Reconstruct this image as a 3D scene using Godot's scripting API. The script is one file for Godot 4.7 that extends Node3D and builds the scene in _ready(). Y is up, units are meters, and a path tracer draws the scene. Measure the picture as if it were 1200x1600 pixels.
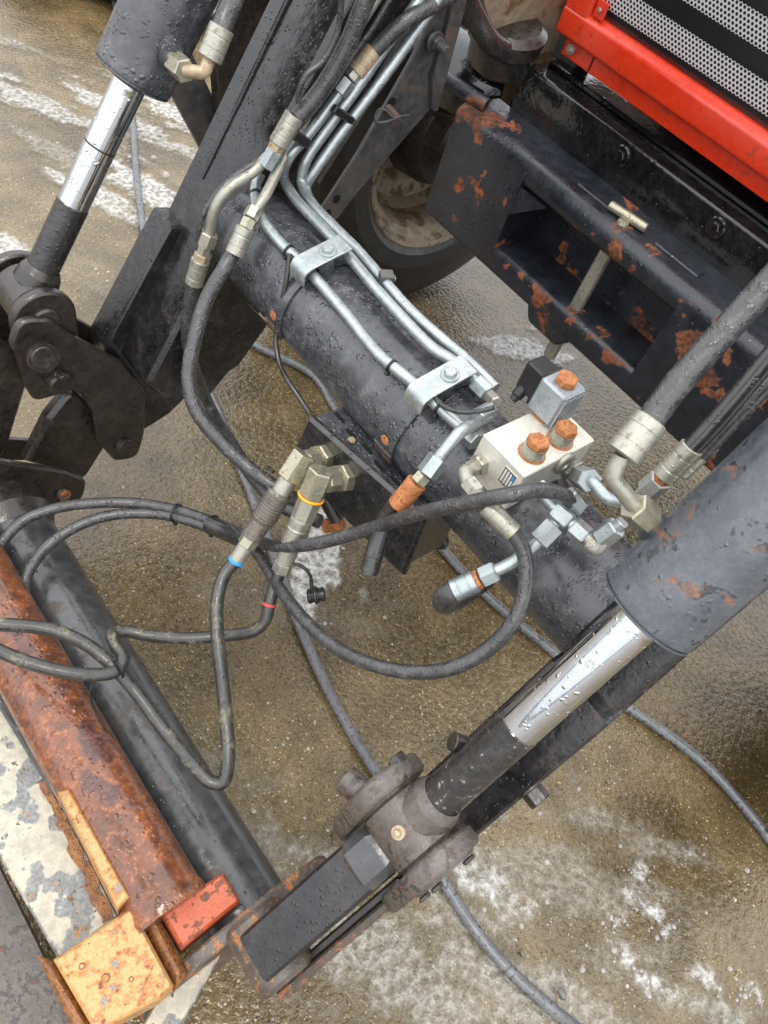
extends Node3D
# A tractor's front loader, hitch and front weight over wet ground, seen from the front left corner.
# World: x runs across the tractor, y up, z towards its front. Metres.

const LENS := 1200.0
const EYE := Vector3(0, 1.5, 0)
var frame: Basis
var M := {}
var used := {}
var rng := RandomNumberGenerator.new()
const S := 512
var fields: Array[PackedByteArray] = []

# ------------------------------------------------------------------ geometry
class Geo:
	var v := PackedVector3Array()
	var n := PackedVector3Array()

	func tri(a: Vector3, b: Vector3, c: Vector3, na: Vector3, nb: Vector3, nc: Vector3) -> void:
		if (b - a).cross(c - a).dot(na + nb + nc) > 0.0:
			v.append(a); v.append(c); v.append(b)
			n.append(na); n.append(nc); n.append(nb)
		else:
			v.append(a); v.append(b); v.append(c)
			n.append(na); n.append(nb); n.append(nc)

	func quad(a: Vector3, b: Vector3, c: Vector3, d: Vector3, na: Vector3, nb: Vector3, nc: Vector3, nd: Vector3) -> void:
		tri(a, b, c, na, nb, nc)
		tri(a, c, d, na, nc, nd)

	func sweep(pts: Array, radii, seg := 14, caps := true) -> Geo:
		var count := pts.size()
		var t: Vector3 = (pts[1] - pts[0]).normalized()
		var side := t.cross(Vector3(0.3, 1, 0.2)).normalized()
		var ring_p := []
		var ring_n := []
		for i in count:
			var d: Vector3 = (pts[mini(i + 1, count - 1)] - pts[maxi(i - 1, 0)]).normalized()
			side = (side - d * side.dot(d)).normalized()
			var up := d.cross(side)
			var r: float = radii[i] if radii is Array else radii
			var rp := PackedVector3Array()
			var rn := PackedVector3Array()
			for k in seg:
				var a := TAU * k / seg
				var o := side * cos(a) + up * sin(a)
				rn.append(o)
				rp.append(pts[i] + o * r)
			ring_p.append(rp)
			ring_n.append(rn)
		for i in count - 1:
			for k in seg:
				var k2 := (k + 1) % seg
				quad(ring_p[i][k], ring_p[i + 1][k], ring_p[i + 1][k2], ring_p[i][k2], ring_n[i][k], ring_n[i + 1][k], ring_n[i + 1][k2], ring_n[i][k2])
		if caps:
			var d0: Vector3 = (pts[0] - pts[1]).normalized()
			var d1: Vector3 = (pts[-1] - pts[-2]).normalized()
			for k in seg:
				var k2 := (k + 1) % seg
				tri(pts[0], ring_p[0][k], ring_p[0][k2], d0, d0, d0)
				tri(pts[-1], ring_p[-1][k], ring_p[-1][k2], d1, d1, d1)
		return self

	# prof: [distance along the axis, radius] pairs; every stretch is smooth round the axis and flat along it
	func lathe(a: Vector3, axis: Vector3, prof: Array, seg := 20) -> Geo:
		var d := axis.normalized()
		var s := d.cross(Vector3(0.31, 0.9, 0.27)).normalized()
		var u := d.cross(s)
		for j in prof.size() - 1:
			var t0: float = prof[j][0]
			var r0: float = prof[j][1]
			var t1: float = prof[j + 1][0]
			var r1: float = prof[j + 1][1]
			var slope := Vector2(t1 - t0, r1 - r0).normalized()
			for k in seg:
				var o0 := s * cos(TAU * k / seg) + u * sin(TAU * k / seg)
				var o1 := s * cos(TAU * (k + 1) / seg) + u * sin(TAU * (k + 1) / seg)
				var n0 := o0 * slope.x - d * slope.y
				var n1 := o1 * slope.x - d * slope.y
				var p0 := a + d * t0 + o0 * r0
				var p1 := a + d * t1 + o0 * r1
				var p2 := a + d * t1 + o1 * r1
				var p3 := a + d * t0 + o1 * r0
				if r0 > 1e-6:
					tri(p0, p1, p3, n0, n0, n1)
				if r1 > 1e-6:
					tri(p1, p2, p3, n0, n1, n1)
		return self

	# a chamfered slab: poly lies in (ux, uy) at o, extruded along uz from t0 to t1
	func prism(poly: PackedVector2Array, o: Vector3, ux: Vector3, uy: Vector3, uz: Vector3, t0: float, t1: float, b0 := 0.002, b1 := -1.0) -> Geo:
		if b1 < 0.0:
			b1 = b0
		var area := 0.0
		for i in poly.size():
			area += poly[i].cross(poly[(i + 1) % poly.size()])
		if area < 0.0:
			poly = poly.duplicate()
			poly.reverse()
		var c := poly.size()
		var en: Array[Vector2] = []
		for i in c:
			var e := (poly[(i + 1) % c] - poly[i]).normalized()
			en.append(Vector2(e.y, -e.x))
		var inner0 := PackedVector2Array()
		var inner1 := PackedVector2Array()
		for i in c:
			var p := en[(i + c - 1) % c]
			var q := en[i]
			var w := (p + q) / maxf(1.0 + p.dot(q), 0.25)
			inner0.append(poly[i] - w * b0)
			inner1.append(poly[i] - w * b1)
		var at := func(q: Vector2, t: float) -> Vector3: return o + ux * q.x + uy * q.y + uz * t
		for i in c:
			var j := (i + 1) % c
			var na := en[i]
			var nb := en[i]
			if en[(i + c - 1) % c].dot(en[i]) > 0.72:
				na = (en[(i + c - 1) % c] + en[i]).normalized()
			if en[j].dot(en[i]) > 0.72:
				nb = (en[j] + en[i]).normalized()
			var wa := ux * na.x + uy * na.y
			var wb := ux * nb.x + uy * nb.y
			quad(at.call(poly[i], t0 + b0), at.call(poly[i], t1 - b1), at.call(poly[j], t1 - b1), at.call(poly[j], t0 + b0), wa, wa, wb, wb)
			if b0 > 0.0:
				quad(at.call(inner0[i], t0), at.call(poly[i], t0 + b0), at.call(poly[j], t0 + b0), at.call(inner0[j], t0), (wa - uz).normalized(), (wa - uz * 0.4).normalized(), (wb - uz * 0.4).normalized(), (wb - uz).normalized())
			if b1 > 0.0:
				quad(at.call(inner1[i], t1), at.call(poly[i], t1 - b1), at.call(poly[j], t1 - b1), at.call(inner1[j], t1), (wa + uz).normalized(), (wa + uz * 0.4).normalized(), (wb + uz * 0.4).normalized(), (wb + uz).normalized())
		for side in 2:
			var ring := inner0 if side == 0 else inner1
			var t := t0 if side == 0 else t1
			var nn := -uz if side == 0 else uz
			var ids := Geometry2D.triangulate_polygon(ring)
			for k in range(0, ids.size(), 3):
				tri(at.call(ring[ids[k]], t), at.call(ring[ids[k + 1]], t), at.call(ring[ids[k + 2]], t), nn, nn, nn)
		return self

	func box(c: Vector3, hx: Vector3, hy: Vector3, hz: Vector3, b := 0.003) -> Geo:
		var x := hx.length()
		var y := hy.length()
		var q := PackedVector2Array([Vector2(-x + b, -y), Vector2(x - b, -y), Vector2(x, -y + b), Vector2(x, y - b), Vector2(x - b, y), Vector2(-x + b, y), Vector2(-x, y - b), Vector2(-x, -y + b)])
		if b <= 0.0:
			q = PackedVector2Array([Vector2(-x, -y), Vector2(x, -y), Vector2(x, y), Vector2(-x, y)])
		return prism(q, c, hx.normalized(), hy.normalized(), hz.normalized(), -hz.length(), hz.length(), b)

	func hexagon(a: Vector3, b: Vector3, flats: float, bev := 0.0015, twist := 0.0) -> Geo:
		var d := (b - a).normalized()
		var s := d.cross(Vector3(0.31, 0.9, 0.27)).normalized()
		var u := d.cross(s)
		var q := PackedVector2Array()
		for k in 6:
			q.append(Vector2.from_angle(TAU * k / 6.0 + twist) * flats / sqrt(3.0))
		return prism(q, a, s, u, d, 0.0, (b - a).length(), bev)

	func mesh() -> ArrayMesh:
		var arr := []
		arr.resize(Mesh.ARRAY_MAX)
		arr[Mesh.ARRAY_VERTEX] = v
		arr[Mesh.ARRAY_NORMAL] = n
		var m := ArrayMesh.new()
		m.add_surface_from_arrays(Mesh.PRIMITIVE_TRIANGLES, arr)
		return m

# ------------------------------------------------------------------ finding places
func ray(px: float, py: float) -> Vector3:
	return frame * Vector3((px - 600.0) / LENS, (py - 800.0) / LENS, 1.0)

func ay(px: float, py: float, y: float) -> Vector3:
	var d := ray(px, py)
	return EYE + d * ((y - EYE.y) / d.y)

func ax(px: float, py: float, x: float) -> Vector3:
	var d := ray(px, py)
	return EYE + d * (x / d.x)

func az(px: float, py: float, z: float) -> Vector3:
	var d := ray(px, py)
	return EYE + d * (z / d.z)

func ad(px: float, py: float, t: float) -> Vector3:
	return EYE + ray(px, py) * t

func ys(list: Array) -> Array:   # [x, y, height] triples
	var out := []
	for k in list:
		out.append(ay(k[0], k[1], k[2]))
	return out

func spline(p: Array, per := 10) -> Array:
	var out := []
	for i in p.size() - 1:
		var a: Vector3 = p[maxi(i - 1, 0)]
		var b: Vector3 = p[i]
		var c: Vector3 = p[i + 1]
		var d: Vector3 = p[mini(i + 2, p.size() - 1)]
		for k in per:
			out.append(b.cubic_interpolate(c, a, d, float(k) / per) if false else catmull(a, b, c, d, float(k) / per))
	out.append(p[-1])
	return out

func catmull(a: Vector3, b: Vector3, c: Vector3, d: Vector3, t: float) -> Vector3:
	# centripetal form, so that uneven spacing does not overshoot
	var t0 := 0.0
	var t1 := t0 + maxf(sqrt(a.distance_to(b)), 1e-4)
	var t2 := t1 + maxf(sqrt(b.distance_to(c)), 1e-4)
	var t3 := t2 + maxf(sqrt(c.distance_to(d)), 1e-4)
	var u := lerpf(t1, t2, t)
	if a.distance_to(b) < 1e-5:
		a = b * 2.0 - c
		t0 = t1 - (t2 - t1)
	if c.distance_to(d) < 1e-5:
		d = c * 2.0 - b
		t3 = t2 + (t2 - t1)
	var a1 := a.lerp(b, (u - t0) / (t1 - t0))
	var a2 := b.lerp(c, (u - t1) / (t2 - t1))
	var a3 := c.lerp(d, (u - t2) / (t3 - t2))
	var b1 := a1.lerp(a2, (u - t0) / (t2 - t0))
	var b2 := a2.lerp(a3, (u - t1) / (t3 - t1))
	return b1.lerp(b2, (u - t1) / (t2 - t1))

func arc_poly(pts: Array) -> PackedVector2Array:   # [x, y, corner radius]
	var out := PackedVector2Array()
	var c := pts.size()
	for i in c:
		var p := Vector2(pts[i][0], pts[i][1])
		var r: float = pts[i][2] if pts[i].size() > 2 else 0.0
		if r <= 0.0:
			out.append(p)
			continue
		var a := Vector2(pts[(i + c - 1) % c][0], pts[(i + c - 1) % c][1])
		var b := Vector2(pts[(i + 1) % c][0], pts[(i + 1) % c][1])
		var da := (a - p).normalized()
		var db := (b - p).normalized()
		var half := acos(clampf(da.dot(db), -1, 1)) / 2.0
		var cut := minf(r / tan(half), minf(a.distance_to(p), b.distance_to(p)) * 0.49)
		var p0 := p + da * cut
		var p1 := p + db * cut
		for k in 6:
			var t := k / 5.0
			out.append(p0.lerp(p, t).lerp(p.lerp(p1, t), t))
	return out

# ------------------------------------------------------------------ scene objects
func numbered(called: String) -> String:
	if not used.has(called):
		used[called] = 0
		return called
	used[called] += 1
	return "%s_%03d" % [called, used[called]]

func thing(called: String, label: String, category: String, at: Vector3, group := "") -> Node3D:
	var o := Node3D.new()
	o.name = numbered(called)
	add_child(o)
	o.position = at
	tag(o, label, category, group)
	return o

func tag(o: Node, label: String, category: String, group := "") -> void:
	o.set_meta("label", label)
	o.set_meta("category", category)
	if group != "":
		o.set_meta("group", group)

func base_of(o: Node) -> Vector3:
	var p := Vector3.ZERO
	while o is Node3D and o != self:
		p += (o as Node3D).position
		o = o.get_parent()
	return p

func part(called: String, g: Geo, m: Material, parent: Node = self, label := "") -> MeshInstance3D:
	var o := MeshInstance3D.new()
	o.name = called if parent != self else numbered(called)
	var b := base_of(parent)
	if b != Vector3.ZERO:
		for i in g.v.size():
			g.v[i] -= b
	o.mesh = g.mesh()
	o.material_override = m
	parent.add_child(o, true)
	if label != "":
		o.set_meta("label", label)
	return o

# ------------------------------------------------------------------ materials
func make_fields() -> void:
	var setup := [[FastNoiseLite.TYPE_SIMPLEX_SMOOTH, 0.010, 5], [FastNoiseLite.TYPE_SIMPLEX_SMOOTH, 0.035, 4], [FastNoiseLite.TYPE_SIMPLEX_SMOOTH, 0.12, 3], [FastNoiseLite.TYPE_CELLULAR, 0.06, 1], [FastNoiseLite.TYPE_VALUE, 0.6, 1]]
	for k in setup.size():
		var f := FastNoiseLite.new()
		f.seed = 11 + k * 7
		f.noise_type = setup[k][0]
		f.frequency = setup[k][1]
		f.fractal_type = FastNoiseLite.FRACTAL_FBM if setup[k][2] > 1 else FastNoiseLite.FRACTAL_NONE
		f.fractal_octaves = setup[k][2]
		f.cellular_return_type = FastNoiseLite.RETURN_CELL_VALUE
		var im := f.get_seamless_image(S, S, false, false, 0.15, true)
		im.convert(Image.FORMAT_L8)
		fields.append(im.get_data())

# c: two base colours (sRGB) mixed by noise; coats: [colour, colour, threshold, softness, roughness, metallic, height in mm, field weights]; drops: [count, least, most radius in mm]
func material(called: String, c0: Color, c1: Color, rough: float, rough_var: float, metal: float, tile: float, p := {}) -> StandardMaterial3D:
	var seed_: int = called.hash() & 0xffff
	var r := RandomNumberGenerator.new()
	r.seed = seed_
	var col := PackedByteArray()
	col.resize(S * S * 3)
	var orm := PackedFloat32Array()   # height in mm, roughness, metallic
	orm.resize(S * S * 3)
	var f0 := fields[0]
	var f1 := fields[1]
	var f2 := fields[2]
	var f3 := fields[3]
	var f4 := fields[4]
	var total := S * S
	var o0 := r.randi() % total
	var o1 := r.randi() % total
	var o2 := r.randi() % total
	var coats: Array = p.get("coats", [])
	var fine: float = p.get("fine", 0.05)
	var lumps: float = p.get("lumps", 0.0)
	var grain: float = p.get("grain", 0.04)
	var specks: Array = p.get("specks", [])
	var biased: bool = p.has("bias")
	for i in total:
		var a := f0[(i + o0) % total] / 255.0
		var b := f1[(i + o1) % total] / 255.0
		var c := f2[(i + o2) % total] / 255.0
		var w := f4[i] / 255.0
		var t := clampf((a * 0.55 + b * 0.45 - 0.5) * 2.2 + 0.5, 0.0, 1.0)
		var red := lerpf(c0.r, c1.r, t)
		var green := lerpf(c0.g, c1.g, t)
		var blue := lerpf(c0.b, c1.b, t)
		var ro := rough + (b - 0.5) * rough_var * 2.0
		var me := metal
		var h := (c - 0.5) * fine + (b - 0.5) * lumps
		var worn := edge_wear(i % S, i / S, tile) if biased else 0.0
		for k in coats:
			var val: float = a * k[7][0] + b * k[7][1] + c * k[7][2] + worn
			var s := clampf((val - k[2]) / k[3], 0.0, 1.0)
			if s > 0.0:
				var q := clampf((c * 0.5 + f1[(i + o2) % total] / 510.0 - 0.5) * 2.5 + 0.5, 0.0, 1.0)
				red = lerpf(red, lerpf(k[0].r, k[1].r, q), s)
				green = lerpf(green, lerpf(k[0].g, k[1].g, q), s)
				blue = lerpf(blue, lerpf(k[0].b, k[1].b, q), s)
				ro = lerpf(ro, k[4] + (c - 0.5) * 0.2, s)
				me = lerpf(me, k[5], s)
				h += s * (k[6] + (c - 0.5) * 0.12)
		if not specks.is_empty() and w * 0.5 + c * 0.5 > specks[1]:
			red = specks[0].r
			green = specks[0].g
			blue = specks[0].b
			me *= 0.4
		var g := (w - 0.5) * grain + (c - 0.5) * grain
		col[i * 3] = int(clampf(red + g, 0.0, 1.0) * 255.0)
		col[i * 3 + 1] = int(clampf(green + g, 0.0, 1.0) * 255.0)
		col[i * 3 + 2] = int(clampf(blue + g, 0.0, 1.0) * 255.0)
		orm[i * 3 + 1] = clampf(ro, 0.03, 1.0)
		orm[i * 3 + 2] = clampf(me, 0.0, 1.0)
		orm[i * 3] = h
	if p.has("drops"):
		var mm: float = S / (tile * 1000.0)
		for k in int(p.drops[0] * tile * tile):
			var cx := r.randi() % S
			var cy := r.randi() % S
			# drops come in drifts
			if f0[(cy * S + cx + o1) % total] < 90 + r.randi() % 60:
				continue
			var rad: float = lerpf(p.drops[1], p.drops[2], pow(r.randf(), 2.5)) * mm
			var ex := r.randf_range(0.75, 1.3)
			var reach := int(ceil(rad * 1.4))
			for dy in range(-reach, reach + 1):
				for dx in range(-reach, reach + 1):
					var d2 := (dx * dx * ex + dy * dy / ex) / (rad * rad)
					if d2 < 1.0:
						var i := ((cy + dy + S) % S) * S + (cx + dx + S) % S
						orm[i * 3] = maxf(orm[i * 3], sqrt(1.0 - d2) * rad / mm * 0.55)
						orm[i * 3 + 1] = 0.04
	var m := StandardMaterial3D.new()
	m.resource_name = called
	m.albedo_texture = ImageTexture.create_from_image(Image.create_from_data(S, S, false, Image.FORMAT_RGB8, col))
	var ot := ImageTexture.create_from_image(Image.create_from_data(S, S, false, Image.FORMAT_RGBF, orm.to_byte_array()))
	m.roughness = 1.0
	m.roughness_texture = ot
	m.roughness_texture_channel = BaseMaterial3D.TEXTURE_CHANNEL_GREEN
	m.metallic = 1.0
	m.metallic_texture = ot
	m.metallic_texture_channel = BaseMaterial3D.TEXTURE_CHANNEL_BLUE
	m.heightmap_enabled = true
	m.heightmap_scale = 0.1
	m.heightmap_texture = ot
	m.uv1_triplanar = true
	m.uv1_triplanar_sharpness = 4.0
	m.metallic_specular = 0.62
	m.uv1_scale = Vector3.ONE / tile
	if p.has("coat"):
		m.clearcoat_enabled = true
		m.clearcoat = p.coat
		m.clearcoat_roughness = 0.08
	M[called] = m
	return m

# where the paint of the casting is knocked off: its pocket lip, its upper front edge and its ends (local x, and y or z, of one tile)
func edge_wear(col: int, row: int, tile: float) -> float:
	var x := (col if col < S / 2 else col - S) * tile / S
	var y := (S - row) * tile / S if row > S / 2 else 0.0
	var w := -0.06
	if row > S / 2:
		if y < 0.26:
			w += 0.17 * exp(-pow((y - 0.045) / 0.028, 2.0)) * smoothstep(-0.27, -0.20, x) * (1.0 - smoothstep(0.12, 0.2, x))
			w += 0.10 * exp(-pow((y - 0.20) / 0.03, 2.0))
			w += 0.16 * smoothstep(0.17, 0.24, x)
			w += 0.13 * smoothstep(-0.37, -0.42, x) * smoothstep(0.1, 0.2, y)
	else:
		w += 0.16 * smoothstep(-0.2, -0.36, x) + 0.07 * smoothstep(0.03, 0.0, absf(x))
	return w

func plain(called: String, c: Color, rough: float, metal := 0.0) -> StandardMaterial3D:
	var m := StandardMaterial3D.new()
	m.resource_name = called
	m.albedo_color = c
	m.roughness = rough
	m.metallic = metal
	M[called] = m
	return m

func make_materials() -> void:
	make_fields()
	var rust_a := Color(0.33, 0.17, 0.10)
	var rust_b := Color(0.54, 0.30, 0.17)
	# dusty black loader paint, wet with drops
	material("loader_paint", Color(0.205, 0.212, 0.23), Color(0.325, 0.332, 0.35), 0.27, 0.12, 0.0, 0.36, {"drops": [34000, 0.7, 3.0], "fine": 0.05, "lumps": 0.15, "grain": 0.03, "coats": [[Color(0.47, 0.46, 0.44), Color(0.38, 0.375, 0.37), 0.60, 0.18, 0.5, 0.0, 0.0, [0.3, 0.4, 0.3]], [rust_a, rust_b, 0.84, 0.03, 0.8, 0.0, 0.05, [0.45, 0.45, 0.1]]]})
	material("arm_paint", Color(0.10, 0.10, 0.105), Color(0.19, 0.185, 0.185), 0.22, 0.12, 0.0, 0.42, {"drops": [22000, 0.5, 1.7], "fine": 0.08, "lumps": 0.4, "grain": 0.03, "coats": [[Color(0.24, 0.19, 0.17), Color(0.30, 0.25, 0.21), 0.62, 0.2, 0.5, 0.0, 0.05, [0.5, 0.4, 0.1]]]})
	material("greasy_black", Color(0.13, 0.115, 0.105), Color(0.22, 0.195, 0.175), 0.34, 0.14, 0.0, 0.3, {"fine": 0.22, "lumps": 0.5, "grain": 0.04, "coats": [[Color(0.29, 0.25, 0.22), Color(0.23, 0.20, 0.18), 0.68, 0.12, 0.6, 0.0, 0.1, [0.3, 0.5, 0.2]]]})
	material("hub_grime", Color(0.28, 0.25, 0.23), Color(0.41, 0.375, 0.34), 0.5, 0.2, 0.0, 0.25, {"fine": 0.2, "lumps": 0.5, "grain": 0.05, "drops": [3000, 0.5, 1.6], "coats": [[Color(0.16, 0.15, 0.15), Color(0.23, 0.22, 0.22), 0.54, 0.10, 0.4, 0.0, 0.0, [0.4, 0.5, 0.1]], [Color(0.45, 0.22, 0.17), Color(0.38, 0.25, 0.18), 0.69, 0.04, 0.7, 0.0, 0.0, [0.2, 0.6, 0.2]]]})
	material("weight_paint", Color(0.09, 0.105, 0.135), Color(0.15, 0.168, 0.205), 0.36, 0.12, 0.0, 0.85, {"bias": true, "fine": 0.4, "lumps": 0.5, "grain": 0.03, "drops": [9000, 0.7, 2.4], "coats": [[Color(0.25, 0.14, 0.095), Color(0.58, 0.32, 0.17), 0.665, 0.014, 0.75, 0.0, -0.25, [0.75, 0.2, 0.05]], [Color(0.44, 0.22, 0.14), rust_b, 0.79, 0.02, 0.8, 0.0, -0.2, [0.1, 0.8, 0.1]]]})
	material("gloss_black", Color(0.06, 0.06, 0.065), Color(0.12, 0.12, 0.125), 0.12, 0.06, 0.0, 0.3, {"fine": 0.03, "lumps": 0.3, "grain": 0.015, "drops": [2500, 0.6, 2.2]})
	material("zinc", Color(0.62, 0.655, 0.665), Color(0.735, 0.765, 0.765), 0.38, 0.1, 0.75, 0.2, {"fine": 0.06, "lumps": 0.05, "grain": 0.05, "drops": [9000, 0.4, 1.3], "specks": [Color(0.28, 0.28, 0.27), 0.81], "coats": [[Color(0.58, 0.6, 0.59), Color(0.66, 0.67, 0.65), 0.62, 0.15, 0.55, 0.5, 0.0, [0.4, 0.4, 0.2]]]})
	material("dull_zinc", Color(0.60, 0.60, 0.56), Color(0.72, 0.71, 0.66), 0.42, 0.12, 0.65, 0.2, {"fine": 0.08, "lumps": 0.05, "grain": 0.06, "drops": [7000, 0.4, 1.3], "coats": [[Color(0.40, 0.36, 0.30), Color(0.52, 0.47, 0.40), 0.6, 0.15, 0.6, 0.2, 0.0, [0.3, 0.5, 0.2]]]})
	material("yellow_zinc", Color(0.61, 0.595, 0.515), Color(0.73, 0.715, 0.64), 0.36, 0.12, 0.7, 0.2, {"fine": 0.06, "grain": 0.05, "drops": [6000, 0.4, 1.2], "coats": [[Color(0.42, 0.34, 0.22), Color(0.55, 0.46, 0.30), 0.62, 0.1, 0.6, 0.3, 0.0, [0.3, 0.5, 0.2]]]})
	material("grimy_steel", Color(0.36, 0.33, 0.30), Color(0.53, 0.50, 0.46), 0.42, 0.12, 0.4, 0.15, {"fine": 0.12, "lumps": 0.1, "grain": 0.06, "drops": [6000, 0.4, 1.3], "coats": [[Color(0.22, 0.19, 0.17), Color(0.30, 0.26, 0.23), 0.58, 0.12, 0.6, 0.0, 0.05, [0.3, 0.5, 0.2]]]})
	material("rust", Color(0.56, 0.33, 0.18), Color(0.80, 0.53, 0.31), 0.75, 0.15, 0.05, 0.12, {"fine": 0.07, "lumps": 0.04, "grain": 0.08, "coats": [[Color(0.36, 0.18, 0.10), Color(0.45, 0.24, 0.13), 0.6, 0.12, 0.8, 0.0, 0.05, [0.3, 0.5, 0.2]]]})
	material("rusty_zinc", Color(0.62, 0.54, 0.42), Color(0.74, 0.71, 0.63), 0.55, 0.15, 0.3, 0.14, {"fine": 0.15, "grain": 0.1, "coats": [[Color(0.5, 0.26, 0.12), Color(0.62, 0.36, 0.18), 0.60, 0.1, 0.75, 0.0, 0.05, [0.3, 0.5, 0.2]]]})
	material("chrome", Color(0.78, 0.79, 0.80), Color(0.84, 0.85, 0.86), 0.05, 0.04, 1.0, 0.3, {"fine": 0.01, "grain": 0.01, "drops": [9000, 0.5, 2.0], "coats": [[Color(0.55, 0.52, 0.46), Color(0.62, 0.58, 0.5), 0.66, 0.1, 0.35, 0.6, 0.0, [0.5, 0.4, 0.1]]]})
	material("rod_paint", Color(0.13, 0.13, 0.135), Color(0.22, 0.215, 0.21), 0.2, 0.1, 0.0, 0.2, {"fine": 0.1, "lumps": 0.3, "grain": 0.03, "drops": [14000, 0.6, 2.6]})
	material("scraped_rod", Color(0.13, 0.13, 0.135), Color(0.24, 0.23, 0.22), 0.10, 0.05, 0.0, 0.2, {"fine": 0.1, "lumps": 0.3, "grain": 0.03, "drops": [9000, 0.6, 2.6], "coats": [[Color(0.66, 0.67, 0.68), Color(0.74, 0.74, 0.74), 0.69, 0.06, 0.3, 0.7, -0.1, [0.3, 0.6, 0.1]]]})
	material("barrel_paint", Color(0.255, 0.275, 0.305), Color(0.355, 0.375, 0.405), 0.26, 0.08, 0.0, 0.4, {"fine": 0.05, "lumps": 0.15, "grain": 0.05, "drops": [9000, 0.6, 1.8], "coats": [[Color(0.12, 0.125, 0.14), Color(0.16, 0.165, 0.18), 0.67, 0.03, 0.3, 0.0, 0.06, [0.25, 0.7, 0.05]], [Color(0.40, 0.32, 0.28), Color(0.60, 0.37, 0.24), 0.715, 0.05, 0.7, 0.0, -0.12, [0.72, 0.25, 0.03]]]})
	material("hose_rubber", Color(0.19, 0.19, 0.195), Color(0.28, 0.28, 0.285), 0.36, 0.12, 0.0, 0.16, {"fine": 0.10, "grain": 0.03, "drops": [60000, 0.6, 2.0], "coats": [[Color(0.37, 0.36, 0.35), Color(0.32, 0.31, 0.30), 0.59, 0.12, 0.6, 0.0, 0.0, [0.4, 0.4, 0.2]]]})
	material("muddy_hose", Color(0.15, 0.15, 0.145), Color(0.26, 0.255, 0.235), 0.36, 0.14, 0.0, 0.3, {"fine": 0.15, "lumps": 0.2, "grain": 0.04, "drops": [9000, 0.5, 1.6], "coats": [[Color(0.49, 0.47, 0.36), Color(0.42, 0.40, 0.31), 0.62, 0.10, 0.7, 0.0, 0.1, [0.6, 0.3, 0.1]], [Color(0.13, 0.13, 0.13), Color(0.18, 0.18, 0.17), 0.68, 0.03, 0.4, 0.0, 0.0, [0.2, 0.7, 0.1]]]})
	material("black_rubber", Color(0.14, 0.14, 0.14), Color(0.22, 0.215, 0.21), 0.28, 0.1, 0.0, 0.2, {"fine": 0.06, "grain": 0.02, "drops": [30000, 0.4, 1.5]})
	material("tyre_rubber", Color(0.075, 0.07, 0.065), Color(0.135, 0.128, 0.115), 0.42, 0.15, 0.0, 0.5, {"fine": 0.1, "lumps": 0.4, "grain": 0.03})
	material("red_paint", Color(0.78, 0.17, 0.055), Color(0.83, 0.22, 0.08), 0.26, 0.06, 0.0, 0.4, {"fine": 0.015, "lumps": 0.06, "grain": 0.02, "drops": [1200, 0.5, 1.4], "coats": [[Color(0.62, 0.12, 0.05), Color(0.70, 0.15, 0.06), 0.60, 0.15, 0.4, 0.0, 0.0, [0.4, 0.5, 0.1]]]})
	material("block_paint", Color(0.82, 0.81, 0.765), Color(0.88, 0.87, 0.83), 0.36, 0.08, 0.25, 0.2, {"fine": 0.03, "grain": 0.03, "drops": [1500, 0.4, 1.0], "specks": [Color(0.4, 0.38, 0.33), 0.90]})
	material("coil_paint", Color(0.55, 0.58, 0.61), Color(0.68, 0.70, 0.71), 0.45, 0.12, 0.45, 0.14, {"fine": 0.1, "lumps": 0.1, "grain": 0.05, "drops": [7000, 0.4, 1.2], "coats": [[Color(0.45, 0.47, 0.52), Color(0.5, 0.52, 0.56), 0.62, 0.08, 0.6, 0.2, 0.0, [0.3, 0.5, 0.2]]]})
	material("red_rust_tube", Color(0.36, 0.225, 0.165), Color(0.59, 0.345, 0.21), 0.20, 0.1, 0.0, 0.5, {"fine": 0.16, "lumps": 0.2, "grain": 0.07, "drops": [22000, 0.7, 3.4], "coats": [[Color(0.60, 0.36, 0.20), Color(0.72, 0.48, 0.30), 0.55, 0.22, 0.4, 0.0, 0.08, [0.2, 0.4, 0.4]], [Color(0.30, 0.19, 0.17), Color(0.40, 0.25, 0.21), 0.58, 0.10, 0.3, 0.0, 0.0, [0.8, 0.15, 0.05]], [Color(0.36, 0.37, 0.39), Color(0.42, 0.41, 0.42), 0.76, 0.02, 0.5, 0.0, -0.1, [0.15, 0.7, 0.15]]]})
	material("worn_cream", Color(0.62, 0.60, 0.55), Color(0.78, 0.75, 0.66), 0.42, 0.12, 0.0, 0.4, {"fine": 0.12, "lumps": 0.2, "grain": 0.06, "drops": [3500, 0.6, 2.2], "coats": [[Color(0.42, 0.43, 0.43), Color(0.52, 0.53, 0.53), 0.57, 0.04, 0.4, 0.0, -0.1, [0.85, 0.1, 0.05]], [Color(0.24, 0.23, 0.22), Color(0.34, 0.31, 0.28), 0.72, 0.02, 0.5, 0.0, -0.1, [0.15, 0.7, 0.15]], [Color(0.55, 0.36, 0.20), Color(0.66, 0.45, 0.24), 0.68, 0.08, 0.7, 0.0, 0.05, [0.5, 0.3, 0.2]]]})
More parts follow.
